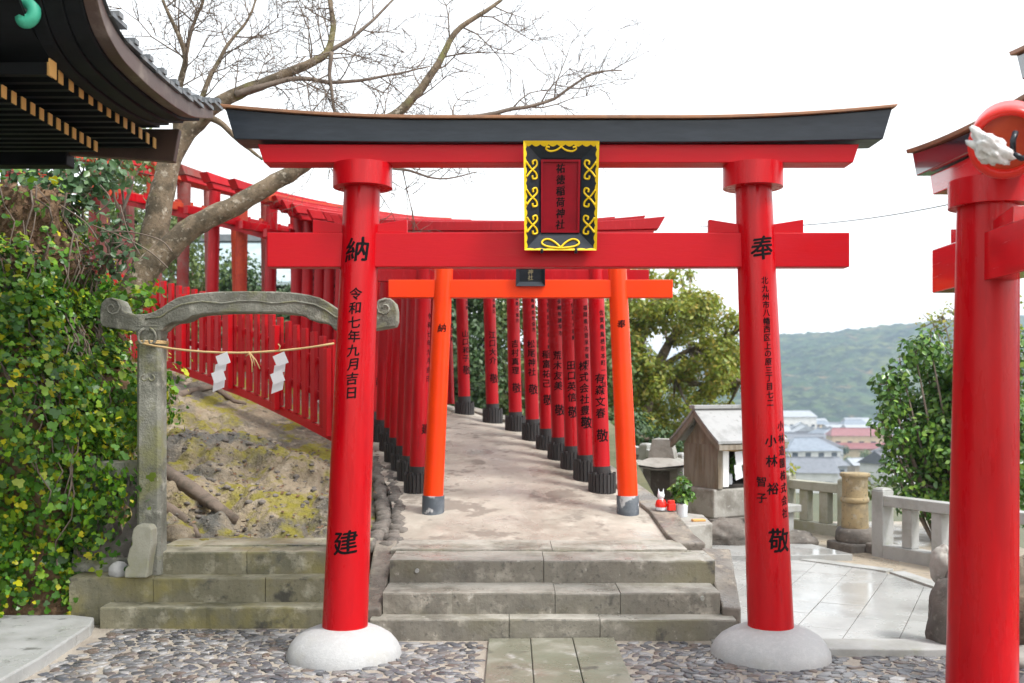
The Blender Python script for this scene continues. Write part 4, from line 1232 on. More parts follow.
leaves('leaf_litter', LITTER, [(random.gauss(0, .3), random.gauss(-.2, .3), 1) for _ in LITTER], RNG.uniform(.03, .06, len(LITTER)), M['litter'], DIAM)
tag(bpy.data.objects['leaf_litter'], 'dry brown leaves scattered over the mossy rock slope', 'leaf litter', kind='stuff')
random.seed(33)
mb = MB()
for _ in range(85):
    s0 = random.uniform(.14, .56); t0 = random.uniform(.35, .82); pts = []
    L0 = random.uniform(.12, .4)
    for k in range(9):
        t = t0 - L0 * k / 8
        if t < .01: break
        p = bank_pt(min(.6, max(.1, s0 + .012 * math.sin(k * .9 + s0 * 60))), t)
        q = p - (Vector((-5.6, 9.6, p.z)) - p).normalized() * (.05 + .12 * random.random())
        px = CX + q.x / q.y * FPX
        if px > 112: break
        pts.append(q)
    if len(pts) > 3: mb.tube(pts, random.uniform(.003, .008), 5)
tag(mb.build('dead_vines', M['twig']), 'brown leafless vines hanging through the ivy on the bank', 'vines', kind='stuff')
# dead leaves on the bare part
pos, nr = [], []
for _ in range(2600):
    s = random.uniform(.1, .62); t = random.uniform(.45, .9)
    p = bank_pt(s, t); px = CX + p.x / p.y * FPX; py = HY - (p.z - EYE) / p.y * FPX
    pos.append(tuple(p + Vector((random.uniform(-.02, .02), -random.uniform(0, .04), random.uniform(.0, .04))))); nr.append((random.gauss(0, .5), -1 + random.gauss(0, .5), .6 + random.gauss(0, .4)))
tag(leaves('leaf_litter', pos, nr, RNG.uniform(.035, .075, len(pos)), M['litter'], DIAM), 'brown dead leaves lying on the bare part of the bank', 'leaf litter', kind='stuff')

def clump_leaves(clumps, per, shell=.45):
    pos, nr = [], []
    for (c, r) in clumps:
        k = int(per * r * r) if per > 60 else int(per)
        for _ in range(max(8, k)):
            d = Vector((random.gauss(0, 1), random.gauss(0, 1), random.gauss(0, 1))).normalized()
            q = r * (1 - shell * random.random() ** 1.4) * (1 + .25 * mnoise.noise(d * 2.3 + Vector(c)))
            pos.append(tuple(Vector(c) + d * q * 1.0)); n = d + Vector((random.gauss(0, .5), random.gauss(0, .5), random.gauss(.35, .4))); nr.append(tuple(n))
    return pos, nr
def bush(name, label, cat, base, clumps, per, size, m, tmpl=OVAL, group=None, stems=4, stem_r=.015, stem_m='twig'):
    t = thing(name, base, label, cat, group)
    pos, nr = clump_leaves(clumps, per)
    leaves('crown', pos, nr, RNG.uniform(size * .7, size * 1.25, len(pos)), m, tmpl, t, tuple(base))
    mb = MB()
    for c, r in clumps[:]:
        c = Vector(c); b = Vector(base) + Vector((random.uniform(-.1, .1), random.uniform(-.1, .1), 0))
        mid = b.lerp(c, .5) + Vector((random.uniform(-.1, .1), random.uniform(-.1, .1), .08))
        mb.tube([b, mid, c], [stem_r, stem_r * .8, stem_r * .3], 6)
        for _ in range(stems):
            d = Vector((random.gauss(0, 1), random.gauss(0, 1), random.gauss(.4, 1))).normalized()
            mb.tube([c, c + d * r * .6, c + d * r * 1.02 + Vector((0, 0, .04 * r))], [stem_r * .4, stem_r * .3, stem_r * .12], 5)
    mb.build('trunk', M[stem_m], t)
    return t
random.seed(8)
# shrubs on top of the bank
cl = [(P(px, py, Y), r) for px, py, Y, r in ((10, 185, 8.7, .24), (30, 176, 8.7, .22), (50, 165, 8.8, .2), (14, 205, 8.6, .18), (40, 208, 8.6, .24), (58, 192, 8.6, .24), (82, 176, 8.5, .26), (100, 168, 8.5, .22), (70, 205, 8.3, .2), (30, 196, 8.8, .2), (112, 176, 8.6, .17), (92, 190, 8.4, .18), (52, 175, 8.8, .2), (22, 215, 8.5, .16))]
bush('shrub', 'leafy green shrub on top of the bank under the dark eave', 'shrub', P(70, 232, 8.7), cl, 1700, .075, M['shrub_leaf'])
cl = [(P(px, py, Y), r) for px, py, Y, r in ((112, 228, 8.25, .15), (125, 242, 8.2, .12), (104, 240, 8.3, .14), (118, 262, 8.2, .13), (132, 256, 8.15, .09), (95, 262, 8.2, .12))]
bush('shrub', 'bluish green sprawling shrub beside the bare tree trunk', 'shrub', P(105, 275, 8.3), cl, 1600, .07, M['shrub_leaf'])
cl = [(P(px, py, Y), r) for px, py, Y, r in ((80, 262, 8.1, .06), (90, 252, 8.1, .07), (97, 266, 8.1, .05))]
bush('shrub', 'small sprig of reddish leaves halfway up the bank', 'shrub', P(88, 285, 8.2), cl, 3500, .045, M['redleaf'], DIAM, stem_r=.006)
cl = [(P(px, py, Y), r) for px, py, Y, r in ((120, 150, 9.8, .35), (150, 152, 10.0, .3), (100, 160, 9.8, .3), (135, 172, 10, .25))]
bush('shrub', 'yellowish green bush behind the trunk under the eave corner', 'shrub', P(120, 230, 9.9), cl, 900, .06, M['midgreen'])
cl = [(P(px, py, Y), r) for px, py, Y, r in ((118, 300, 8.0, .10), (133, 292, 8.0, .10), (142, 300, 7.95, .08), (110, 290, 8.05, .1), (128, 310, 7.95, .07), (150, 287, 8.05, .07))]
bush('shrub', 'yellow green leaves at the trunk foot above the stone gate end', 'shrub', P(118, 325, 8.1), cl, 2600, .055, M['ivy'], IVY, stem_r=.006)

# ------------------------------------------------------------------ bare tree
def pxpath(lst, Y, dY=0.0):
    n = len(lst)
    return [P(a, b, Y + dY * i / max(1, n - 1)) for i, (a, b) in enumerate(lst)]
def smoothpath(pts, k=5):
    out = []
    n = len(pts)
    for i in range(n - 1):
        p0, p1, p2, p3 = pts[max(i - 1, 0)], pts[i], pts[i + 1], pts[min(i + 2, n - 1)]
        for j in range(k):
            t = j / k
            out.append(.5 * (2 * p1 + (p2 - p0) * t + (2 * p0 - 5 * p1 + 4 * p2 - p3) * t * t + (3 * p1 - p0 - 3 * p2 + p3) * t ** 3))
    return out + [pts[-1]]
random.seed(77)
tree = thing('bare_tree', P(128, 312, 8.85), 'leafless tree with mossy leaning trunk and long bare boughs behind the torii', 'tree')
def limb(name, lst, Y, dY, r0, r1, m, mbt=None, jit=.06):
    pts = smoothpath(pxpath(lst, Y, dY))
    n = len(pts)
    pts = [p + Vector((fnoise(p.z * 2, p.x * 2, 1) * .02, 0, fnoise(p.x * 2, p.z * 2, 7) * .02)) for p in pts]
    rad = [r0 + (r1 - r0) * i / (n - 1) for i in range(n)]
    mb = mbt or MB()
    mb.tube(pts, rad, 12 if r0 > .03 else 6, jit=jit)
    if mbt is None: mb.build(name, m, tree)
    return pts, rad
src = []
p, r = limb('trunk', [(120, 330), (130, 300), (146, 268), (156, 232), (161, 195), (168, 165), (182, 138), (205, 113)], 8.9, .2, .14, .085, M['bark']); 
p, r = limb('bough', [(203, 115), (228, 98), (256, 86), (285, 74), (312, 62), (328, 50), (333, 22), (330, -12), (338, -40)], 9.1, .5, .068, .012, M['bark']); src += [(a, b) for a, b in zip(p, r)][12:]
p, r = limb('bough', [(130, 300), (143, 275), (165, 252), (190, 228), (222, 212), (255, 195), (290, 174), (325, 150), (365, 130), (400, 110), (433, 72), (455, 34), (494, 6), (520, -20)], 8.7, .6, .125, .008, M['bark']); src += [(a, b) for a, b in zip(p, r)][31:]
p, r = limb('bough', [(390, 117), (440, 122), (478, 116), (520, 108), (554, 99), (592, 73), (622, 70)], 9.2, .5, .03, .006, M['twig']); src += list(zip(p, r))
p, r = limb('bough', [(176, 148), (178, 112), (180, 82), (185, 58), (178, 34), (166, 8), (155, -20)], 9.0, -.3, .038, .01, M['bark']); src += list(zip(p, r))[6:]
p, r = limb('bough', [(184, 60), (193, 28), (203, 4), (208, -25)], 8.85, 0, .022, .008, M['bark']); src += list(zip(p, r))
p, r = limb('bough', [(192, 128), (203, 92), (217, 63), (231, 42), (250, 16), (262, -15)], 9.1, .3, .03, .008, M['bark']); src += list(zip(p, r))[4:]
p, r = limb('bough', [(332, 52), (331, 80), (334, 112), (338, 135)], 9.3, .1, .022, .008, M['twig']); src += list(zip(p, r))
p, r = limb('bough', [(235, 95), (290, 79), (340, 82), (390, 76), (430, 66)], 9.1, .7, .03, .006, M['twig']); src += list(zip(p, r))
p, r = limb('bough', [(205, 116), (222, 125), (240, 142), (262, 160)], 9.0, .2, .035, .012, M['bark'])
p, r = limb('bough', [(330, 152), (375, 166), (410, 172), (440, 178), (478, 171)], 9.2, .4, .02, .004, M['twig']); src += list(zip(p, r))
p, r = limb('bough', [(312, 60), (345, 42), (372, 20), (400, -8)], 9.4, .3, .025, .008, M['twig']); src += list(zip(p, r))
mb = MB()
def twig(p, d, L_, r, depth):
    n = 5; pts = [p]; q = Vector(p)
    for i in range(n):
        d = (d + Vector((random.gauss(0, .16), random.gauss(0, .12), random.gauss(.02, .16)))).normalized()
        q = q + d * (L_ / n); pts.append(q.copy())
    mb.tube(pts, [r * (1 - .75 * i / n) for i in range(n + 1)], 4)
    if depth > 0:
        for i in range(1, n + 1):
            for _ in range(random.choice((1, 1, 2))):
                a = random.choice((-1, 1)) * random.uniform(.5, 1.1)
                e = Vector((d.x * math.cos(a) - d.z * math.sin(a), d.y + random.gauss(0, .3), d.x * math.sin(a) + d.z * math.cos(a))).normalized()
                twig(pts[i], e, L_ * random.uniform(.4, .62), r * .55, depth - 1)
for i in range(0, len(src) - 1, 2):
    p, r = src[i]
    if random.random() < .08: continue
    q = src[i + 1][0] - p
    if q.length > .6 or q.length < 1e-4: continue
    q.normalize(); a = random.choice((-1, 1)) * random.uniform(.5, 1.1)
    e = Vector((q.x * math.cos(a) - q.z * math.sin(a), q.y + random.gauss(0, .35), q.x * math.sin(a) + q.z * math.cos(a))).normalized()
    twig(p, e, random.uniform(.35, .85), min(.008, r * .5), 2)
mb.build('twigs', M['twig'], tree)
# bare twigs poking from the shrub
mb = MB()
for a in (((92, 225), (125, 238), (150, 252), (168, 268)), ((100, 232), (130, 232), (160, 240), (172, 252)), ((60, 205), (85, 222), (98, 240)), ((120, 205), (128, 232), (140, 255)), ((95, 215), (110, 200), (100, 185))):
    mb.tube(smoothpath(pxpath(a, 8.0)), .006, 5)
tag(mb.build('dry_twigs', M['twig'], loc=P(120, 240, 8.0)), 'thin dry twigs trailing from the bank across the trunk', 'twigs', kind='stuff')

# ------------------------------------------------------------------ dark hall with curved eave, upper left
def eave_z(Y):
    pts = [(1.5, 5.2), (3.0, 5.1), (4.4, 5.05), (4.75, 4.75), (4.93, 4.3), (5.03, 3.95), (5.13, 3.77), (5.4, 3.66), (5.8, 3.635), (6.2, 3.64), (6.6, 3.67), (6.85, 3.73), (7.1, 3.80), (7.4, 3.9)]
    for (a, za), (b, zb) in zip(pts, pts[1:]):
        if a <= Y <= b: return za + (zb - za) * (Y - a) / (b - a)
    return pts[-1][1]
def eave_s(Y):
    return sum(eave_z(min(7.35, max(1.5, Y + d * .028))) for d in range(-4, 5)) / 9
hall = thing('shrine_hall', (-4.4, 5.2, 0), 'dark wooden shrine hall with curved black eave and ochre rafter ends at upper left', 'hall')
ys = list(np.linspace(2.0, 4.6, 16)) + list(np.linspace(4.64, 7.08, 90))
def eave_strip(name, xa, xb, dz0, dz1, m, y1=7.08, flat=0.0, par=hall, bev=0.0):
    """a board whose cross-section spans x xa..xb and z eave+dz0..eave+dz1, running along Y"""
    mb = MB(); vs = []
    yy = [y for y in ys if y <= y1] + [y1]
    for y in yy:
        z = eave_s(y)
        if flat: z = z + (3.63 - z) * flat
        vs += [(xa, y, z + dz0), (xb, y, z + dz0), (xb, y, z + dz1), (xa, y, z + dz1)]
    n = len(yy); fs = []
    for i in range(n - 1):
        a, b = i * 4, i * 4 + 4
        for k in range(4): fs.append((a + k, a + (k + 1) % 4, b + (k + 1) % 4, b + k))
    fs += [(3, 2, 1, 0), ((n - 1) * 4, (n - 1) * 4 + 1, (n - 1) * 4 + 2, (n - 1) * 4 + 3)]
    mb.add(vs, fs); return mb.build(name, m, par, bevel=bev)
eave_strip('fascia', -2.19, -2.115, -.105, -.002, M['fascia'], bev=.004)
eave_strip('eave_board', -2.29, -2.192, -.125, -.03, M['black_wood'], 7.02, bev=.006)
eave_strip('eave_board', -2.39, -2.292, -.140, -.04, M['black_wood'], 6.98, bev=.006)
eave_strip('eave_board', -2.47, -2.392, -.155, -.05, M['black_wood'], 6.98, bev=.006)
eave_strip('soffit', -4.6, -2.472, -.085, -.05, M['black_wood'], 7.02, flat=.6)
# roof slab with tile rows
mb = MB()
xs = [-2.10, -2.6, -3.2, -3.9, -4.7]
vs = [];
for x, up in zip(xs, (0, .22, .52, .95, 1.5)):
    for y in ys: vs.append((x, y, eave_s(y) + .005 + up * 1.0))
n = len(ys)
mb.add(vs, [(i * n + k, i * n + k + 1, (i + 1) * n + k + 1, (i + 1) * n + k) for i in range(len(xs) - 1) for k in range(n - 1)])
rf = mb.build('roof', M['tile'], hall)
mb = MB(); mb2 = MB()
y = 2.1; k = 0
while y < 7.1:
    z = eave_s(y)
    mb.box(-2.75, -2.095, y, y + .20, z + .003, z + .026)
    mb2.box(-2.75, -2.085, y + .06, y + .12, z + .0265, z + .055)
    y += .225
mb.build('roof_tiles', M['tile'], rf); mb2.build('cover_tiles', M['tile'], rf)
random.seed(9)
for k in range(13):
    t = k / 12; y = 5.36 + (6.93 - 5.36) * t
    z = 3.475
    ra = MB().box(-4.3, -2.482, y - .022, y + .022, z - .03, z + .035).build('rafter', M['black_wood'], hall)
    MB().box(-2.481, -2.474, y - .025, y + .025, z - .034, z + .036).build('rafter_end', M['rafter_end'], ra)
for k in range(13):
    t = k / 12; y = 5.30 + (6.6 - 5.30) * t
    z = 3.375
    ra = MB().box(-4.3, -2.752, y - .022, y + .022, z - .035, z + .03).build('rafter', M['black_wood'], hall)
    MB().box(-2.751, -2.744, y - .024, y + .024, z - .036, z + .031).build('rafter_end', M['rafter_end'], ra)
p = P(52, 72, 5.3); MB().box(p.x, p.x + .007, p.y - .04, p.y + .04, p.z - .03, p.z + .06).build('rafter_end', M['rafter_end'], hall)
MB().hexa([(-3.12, 7.03, 3.42), (-2.38, 7.03, 3.37), (-2.38, 7.09, 3.37), (-3.12, 7.09, 3.42)], [(-3.12, 7.03, 3.60), (-2.34, 7.03, 3.60), (-2.34, 7.09, 3.60), (-3.12, 7.09, 3.62)]).build('end_board', M['brown_wood'], hall, bevel=.006)
MB().box(-5.2, -3.12, 7.0, 7.14, 3.34, 3.62).build('end_beam', M['black_wood'], hall, bevel=.01)
MB().box(-5.2, -3.2, 6.9, 7.0, 3.50, 3.70).build('end_beam', M['black_wood'], hall, bevel=.01)
MB().box(-4.0, -3.85, 2.0, 7.0, 3.2, 3.45).build('wall_beam', M['black_wood'], hall, bevel=.01)
MB().box(-4.75, -4.6, 2.0, 6.9, 0.05, 4.2).build('wall', M['black_wood'], hall)
for y in (2.2, 4.5, 6.75): MB().cone((-4.45, y, .04), (-4.45, y, 3.4), .14, .13, 20).build('post', M['brown_wood'], hall)
mb = MB()
c = P(14, -4, 5.1)
for k, (pts, r) in enumerate((
    ([(0, 2), (10, 3), (20, 1), (29, 3), (34, 9), (33, 17), (27, 22), (22, 19), (24, 14)], .035), ([(-10, 8), (0, 9), (8, 5), (16, -6), (26, -14)], .04), ([(18, -2), (28, -8), (38, -20)], .035), ([(-4, 2), (-12, -10), (-8, -24)], .04), ([(4, 0), (14, -14), (10, -28)], .045))):
    mb.tube(smoothpath([P(a, b, 5.1) for a, b in pts]), r, 8)
mb.build('carved_ornament', M['teal'], hall)
# ------------------------------------------------------------------ small wooden shrine on stone blocks
def gable(mb_list, T, w, d, h, over_w, over_d, rise, th=.03):
    pass
base = P(728, 541, 11.75); base.z = 0.05
hut = thing('wayside_shrine', base, 'small weathered wooden shrine with pale curved roof on dark stone blocks', 'shrine', None, R(30))
def L(x, y, z): return (x, y, z)
def lb(name, x0, x1, y0, y1, z0, z1, m, par=hut, bevel=.006): return MB().box(x0, x1, y0, y1, z0, z1).build(name, m, par, bevel=bevel, local=True)
W, D = .42, .30        # half width (front), half depth
lb('stone_base', -W - .10, W + .10, -D - .06, D + .10, -.1, .27, M['dark_stone'], bevel=.03)
lb('stone_base', -W - .06, W + .06, -D + .0, D + .06, .27, .60, M['hut_stone'], bevel=.02)
lb('side_wall', -W, -W + .03, -D + .06, D, .60, 1.10, M['hut_wood'])
lb('side_wall', W - .03, W, -D + .06, D, .60, 1.10, M['hut_wood'])
lb('back_wall', -W + .031, W - .031, D - .03, D, .60, 1.10, M['hut_wood'])
lb('floor_board', -W + .031, W - .031, -D + .03, D - .031, .60, .64, M['hut_dark'])
lb('back_panel', -W + .032, W - .032, D - .05, D - .032, .64, 1.08, M['hut_dark'])
for x in (-W - .005, W - .065): lb('corner_post', x, x + .07, -D - .01, -D + .06, .60, 1.12, M['hut_wood'])
for x in (-W + .08, W - .17): lb('door_panel', x, x + .09, -D + .005, -D + .025, .62, 1.05, M['white_paint'])
lb('header_beam', -W - .02, W + .02, -D - .015, -D + .05, 1.06, 1.14, M['hut_wood'])
# roof: curved pitched sheet, gables at the left and right ends
def roofprof(v):      # v: -1 back eave .. 0 ridge .. 1 front eave
    a = abs(v); return 1.49 - .385 * (a ** .96) + .015 * max(0, a - .7) / .3
mb = MB(); n = 16; rx = W + .11
for k in range(n):
    v0, v1 = -1 + 2 * k / n, -1 + 2 * (k + 1) / n
    y0, y1 = -v0 * (D + .13), -v1 * (D + .13)
    z0, z1 = roofprof(v0), roofprof(v1)
    mb.hexa([(-rx, y0, z0), (rx, y0, z0), (rx, y1, z1), (-rx, y1, z1)], [(-rx, y0, z0 + .03), (rx, y0, z0 + .03), (rx, y1, z1 + .03), (-rx, y1, z1 + .03)])
rf = mb.build('roof', M['hut_roof'], hut, local=True)
lb('ridge_cap', -rx - .02, rx + .02, -.05, .05, 1.505, 1.55, M['hut_roof'], rf)
for sx in (-1, 1):
    x = sx * (rx - .03)
    mb = MB()
    for k in range(n):
        v0, v1 = -1 + 2 * k / n, -1 + 2 * (k + 1) / n
        y0, y1 = -v0 * (D + .125), -v1 * (D + .125); z0, z1 = roofprof(v0) - .002, roofprof(v1) - .002
        mb.hexa([(x - .02, y0, z0 - .075), (x + .02, y0, z0 - .075), (x + .02, y1, z1 - .075), (x - .02, y1, z1 - .075)], [(x - .02, y0, z0), (x + .02, y0, z0), (x + .02, y1, z1), (x - .02, y1, z1)])
    mb.build('barge_board', M['hut_wood'], hut, local=True)
    xg = sx * (W - .015)
    mb = MB(); mb.prism([(-D, 1.10), (D, 1.10), (D * .5, 1.24), (0, 1.44), (-D * .5, 1.24)], .02, lambda a, b, d: Vector((xg - .01 + d, a, b))); mb.build('gable', M['hut_wood'], hut, local=True)
mb = MB().box(-rx + .01, rx - .01, -D - .135, -D - .11, 1.05, 1.105); mb.build('fascia', M['hut_wood'], hut, local=True)
mb = MB().tube([(-W + .02, -D - .02, 1.05), (0, -D - .03, 1.02), (W - .02, -D - .02, 1.05)], .01, 6); mb.build('straw_rope', M['rope'], hut, local=True)
mw = Matrix.Translation(hut.location) @ Matrix.Rotation(R(30), 4, 'Z')
def hut_w(x, y, z): return mw @ Vector((x, y, z))
def shide2(c, sc, label):
    t = thing('paper_streamer', c, label, 'streamer', 'zigzag paper streamers')
    mb = MB(); rot = Matrix.Rotation(R(30), 3, 'Z')
    for k in range(4):
        x = .02 * (k % 2) - .005 * k; z = -.075 * k
        a = [Vector(p) for p in ((x - .05, -.01 + .006 * (k % 2), z - .01), (x + .05, -.02, z), (x + .06, -.02, z - .08), (x - .04, -.01, z - .11))]
        a = [Vector(c) + rot @ (p * sc) for p in a]
        mb.hexa(a, [p + Vector((0, .003, 0)) for p in a])
    mb.build('folded_paper', M['paper'], t)
shide2(hut_w(-.16, -D - .035, 1.03), 1.0, 'white zigzag paper hanging in the left of the small shrine opening')
shide2(hut_w(.12, -D - .035, 1.03), 1.0, 'white zigzag paper hanging in the right of the small shrine opening')
bush('offering_plant', 'green evergreen sprig standing inside the small wooden shrine', 'plant', hut_w(0.02, -.05, .64), [(hut_w(.0, -.08, .80), .09), (hut_w(.04, -.10, .90), .07)], 14000, .05, M['camellia'], stem_r=.006)
tt = thing('stone_table', hut_w(.12, -.62, .05), 'small grey stone offering table before the wooden shrine', 'table', None, R(30))
MB().box(-.2, .2, -.11, .11, -.05, .30).build('pedestal', M['granite'], tt, bevel=.008, local=True)
MB().box(-.27, .27, -.16, .16, .30, .38).build('table_top', M['granite'], tt, bevel=.01, local=True)
o = thing('white_cup', hut_w(.05, -.62, .431), 'small white cup on the stone offering table', 'cup')
MB().lathe(tuple(o.location), [(.02, 0), (.03, .02), (.034, .06), (.028, .062), (.025, .03)], 16).build('cup', M['ceramic'], o)
for k, (x, z) in enumerate(((-.28, .64), (-.20, .64))):
    o = thing('offering_cup', hut_w(x + .02, -.22, z), ['white offering cup inside the small shrine nearest its post', 'second white offering cup inside the small shrine'][k], 'cup', 'cups in the small shrine')
    MB().lathe(tuple(o.location), [(.03, 0), (.038, .03), (.034, .11), (.026, .13), (.024, .1)], 16).build('cup', M['ceramic'], o)
def boulder(name, c, r, sq, label, m, cat='rock', seed=0, n=44):
    mb = MB()
    def f(s, t):
        a, b = s * 2 * math.pi, (t - .5) * math.pi
        d = Vector((math.cos(a) * math.cos(b), math.sin(a) * math.cos(b), math.sin(b)))
        q = 1 + .30 * mnoise.fractal(d * 1.3 + Vector((seed, seed * 2, 0)), .8, 2, 6)
        q = min(q, 1.02 + .15 * mnoise.noise(d * 2.1 + Vector((seed, 0, 5))))
        return Vector(c) + Vector((d.x * r[0], d.y * r[1], d.z * r[2])) * q
    mb.grid(n, n // 2 + 4, f)
    o = mb.build(name, m, loc=c); return tag(o, label, cat)
boulder('rock', P(727, 536, 11.2), (.32, .22, .2), 0, 'rough brown stone lying before the wooden shrine base', M['dark_stone'], seed=3)
boulder('rock', P(793, 542, 11.3), (.28, .2, .14), 0, 'low dark rock behind the right white mound pillar', M['dark_stone'], seed=8)
boulder('standing_stone', (3.02, 6.86, .20), (.165, .2, .34), 0, 'dark mossy standing stone beside the right foreground pillar', M['dark_stone'], seed=12)
boulder('standing_stone', (3.03, 6.98, .52), (.10, .14, .16), 0, 'rounded stone leaning above the dark standing stone', M['hut_stone'], seed=15)
boulder('standing_stone', (3.46, 6.75, .27), (.2, .22, .36), 0, 'brownish standing stone at the right edge behind the foreground pillar', M['rock'], seed=19)
boulder('rock', (3.4, 6.45, .0), (.25, .2, .11), 0, 'flat brown stone at the right edge of the forecourt', M['hut_stone'], seed=22)

# miniature stone shrine left of it
base = P(663, 505, 12.6); base.z = .30
ms = thing('stone_shrine', base, 'miniature grey stone shrine with curved eaves behind the path kerb', 'shrine', None, R(-20))
MB().box(-.30, .30, -.24, .24, -.35, .08).build('base', M['hut_stone'], ms, bevel=.02, local=True)
MB().box(-.22, .22, -.17, .19, .08, .52).build('body', M['hut_stone'], ms, bevel=.01, local=True)
mb = MB()
mb.prism([(-.12, -.172), (.12, -.172), (.12, -.18), (-.12, -.18)], .34, lambda a, b, d: Vector((a, b, .13 + d))); mb.build('door', M['dark_stone'], ms, local=True)
mb = MB()
def mr(s, t):
    x = -.40 + .8 * s; y = -.34 + .68 * t
    u = max(abs(x) / .40, abs(y) / .34)
    z = .52 + .16 * (1 - u) ** .9 + .05 * max(0, u - .6) ** 2 * 6 * (abs(x) / .4)
    return Vector((x, y, z))
mb.grid(25, 21, mr)
mb.grid(25, 21, lambda s, t: mr(s, t) - Vector((0, 0, .035 if 0 < s < 1 and 0 < t < 1 else .03)), flip=True)
mb.prism([(-.17, .60), (.17, .60), (.15, .70), (.11, .86), (-.11, .86), (-.15, .70)], .24, lambda a, b, d: Vector((a, -.12 + d, b)))
mb.build('roof', M['dark_stone'] if False else M['hut_stone'], ms, local=True)

# ledge with offerings beside the path
MBl = MB().prism([(1.55, 8.8), (1.80, 8.98), (1.84, 9.62), (1.40, 10.1), (1.38, 9.3)], .62, lambda a, b, d: Vector((a, b, -.05 + d)))
tag(MBl.build('stone_ledge', M['hut_stone'], bevel=.01, loc=(1.6, 9.3, 0)), 'flat grey stone ledge beside the path kerb carrying a vase', 'ledge')
v = thing('flower_vase', P(682, 514, 9.45), 'white vase of evergreen leaves on the grey ledge beside the path', 'vase')
v.location.z = .571; c = Vector(v.location)
MB().lathe(tuple(c), [(.045, 0), (.05, .01), (.055, .10), (.06, .125), (.052, .127), (.048, .1)], 20).build('vase', M['ceramic'], v)
pos, nr = clump_leaves([(c + Vector((0, 0, .20)), .085), (c + Vector((.02, 0, .29)), .075), (c + Vector((-.03, .0, .27)), .07), (c + Vector((.0, .0, .36)), .045), (c + Vector((.06, 0, .2)), .06)], 11000)
leaves('leaf_spray', pos, nr, RNG.uniform(.035, .065, len(pos)), M['camellia'], OVAL, v, tuple(c))
f = thing('fox_figurine', P(661, 510, 9.3), 'small white fox figurine with red bib on the path kerb', 'figurine')
f.location.z = .652; c = Vector(f.location)
MB().lathe(tuple(c), [(.045, 0), (.05, .02), (.042, .07), (.025, .10), (.02, .11)], 16).build('body', M['ceramic'], f)
MB().lathe(tuple(c + Vector((0, 0, .10))), [(.012, 0), (.032, .02), (.034, .045), (.02, .065), (.005, .07)], 14).build('head', M['ceramic'], f)
mb = MB()
for sx in (-1, 1): mb.cone(c + Vector((sx * .018, 0, .15)), c + Vector((sx * .024, 0, .20)), .012, .001, 8)
mb.build('ear', M['ceramic'], f)
MB().lathe(tuple(c + Vector((0, 0, .03))), [(.052, 0), (.055, .02), (.045, .055), (.03, .07)], 16).build('bib', M['toy_red'], f)
for dx, lab in ((.09, 'small red offering box on the path kerb beside the fox figurine'),):
    q = c + Vector((dx, -.03, 0)); b = thing('offering_box', q, lab, 'box')
    MB().box(-.035, .035, -.025, .025, 0, .065, .3, q).build('box', M['toy_red'], b, bevel=.004)
    MB().box(-.028, .028, -.02, .02, .066, .095, .3, q).build('lid', M['toy_red'], b, bevel=.004)
o = MB().box(-.06, .06, -.03, .03, 0, .02, .2, (1.70, 9.12, .571)); tag(o.build('offering_tray', M['rafter_end'], bevel=.004, loc=(1.70, 9.12, .571)), 'small tan wooden tray on the front of the grey ledge', 'tray')

# ------------------------------------------------------------------ stone fences (tamagaki)
def stone_fence(name, pts, hs, m, label, post_w=.16, npost=2, base_h=.13, rail_h=.11, mids=None):
    """pts: ends and corners, (x, y, z); hs: height of fence"""
    t = thing(name, pts[0], label, 'stone fence')
    for i, p in enumerate(pts):
        p = Vector(p)
        if i < len(pts) - 1: d = Vector(pts[i + 1]) - p
        rz = math.atan2(d.y, d.x)
        mb = MB().box(-post_w / 2, post_w / 2, -post_w / 2, post_w / 2, -.2, hs + .02, rz, p)
        k = post_w / 2
        mtx = Matrix.Rotation(rz, 4, 'Z')
        mb.hexa([mtx @ Vector(q) + p for q in ((-k, -k, hs + .021), (k, -k, hs + .021), (k, k, hs + .021), (-k, k, hs + .021))], [mtx @ Vector(q) + p for q in ((-k * .6, -k * .6, hs + .05), (k * .6, -k * .6, hs + .05), (k * .6, k * .6, hs + .05), (-k * .6, k * .6, hs + .05))])
        mb.build('post', m, t, bevel=.01)
    for i, (a, b) in enumerate(zip(pts, pts[1:])):
        a, b = Vector(a), Vector(b); d = b - a; Ls = d.length; d.normalize(); n_ = Vector((-d.y, d.x, 0)).normalized()
        def bar(o0, o1, hw, z0, z1, nm):
            p, q = a + d * o0, a + d * o1; s = n_ * hw; u = Vector((0, 0, 1))
            MB().hexa([p - s + u * z0, q - s + u * z0, q + s + u * z0, p + s + u * z0], [p - s + u * z1, q - s + u * z1, q + s + u * z1, p + s + u * z1]).build(nm, m, t, bevel=.008)
        e = post_w / 2 + .002
        bar(e, Ls - e, .075, hs - rail_h - .03, hs - .03, 'rail')
        bar(e, Ls - e, .085, -.2, base_h, 'base_rail')
        nb = (mids or [None] * 9)[i] or max(1, round(Ls / .38))
        for k in range(nb):
            c = Ls * (k + 1) / (nb + 1) if nb > 1 else Ls / 2
            bar(c - .065, c + .065, .055, base_h + .001, hs - rail_h - .031, 'baluster')
    return t
stone_fence('stone_fence', [(3.965, 10.70, 0), (4.62, 9.35, 0), (5.25, 8.05, 0), (5.9, 6.7, 0)], .68, M['granite'], 'pale granite fence with square posts in front of the right green shrub', mids=[3, 3, 3])
stone_fence('stone_fence', [(4.05, 12.1, 0), (3.55, 12.9, 0), (2.9, 13.6, 0)], .66, M['granite_moss'], 'mossy stone fence between the big right pillar and the yellowed stone column', mids=[2, 2])
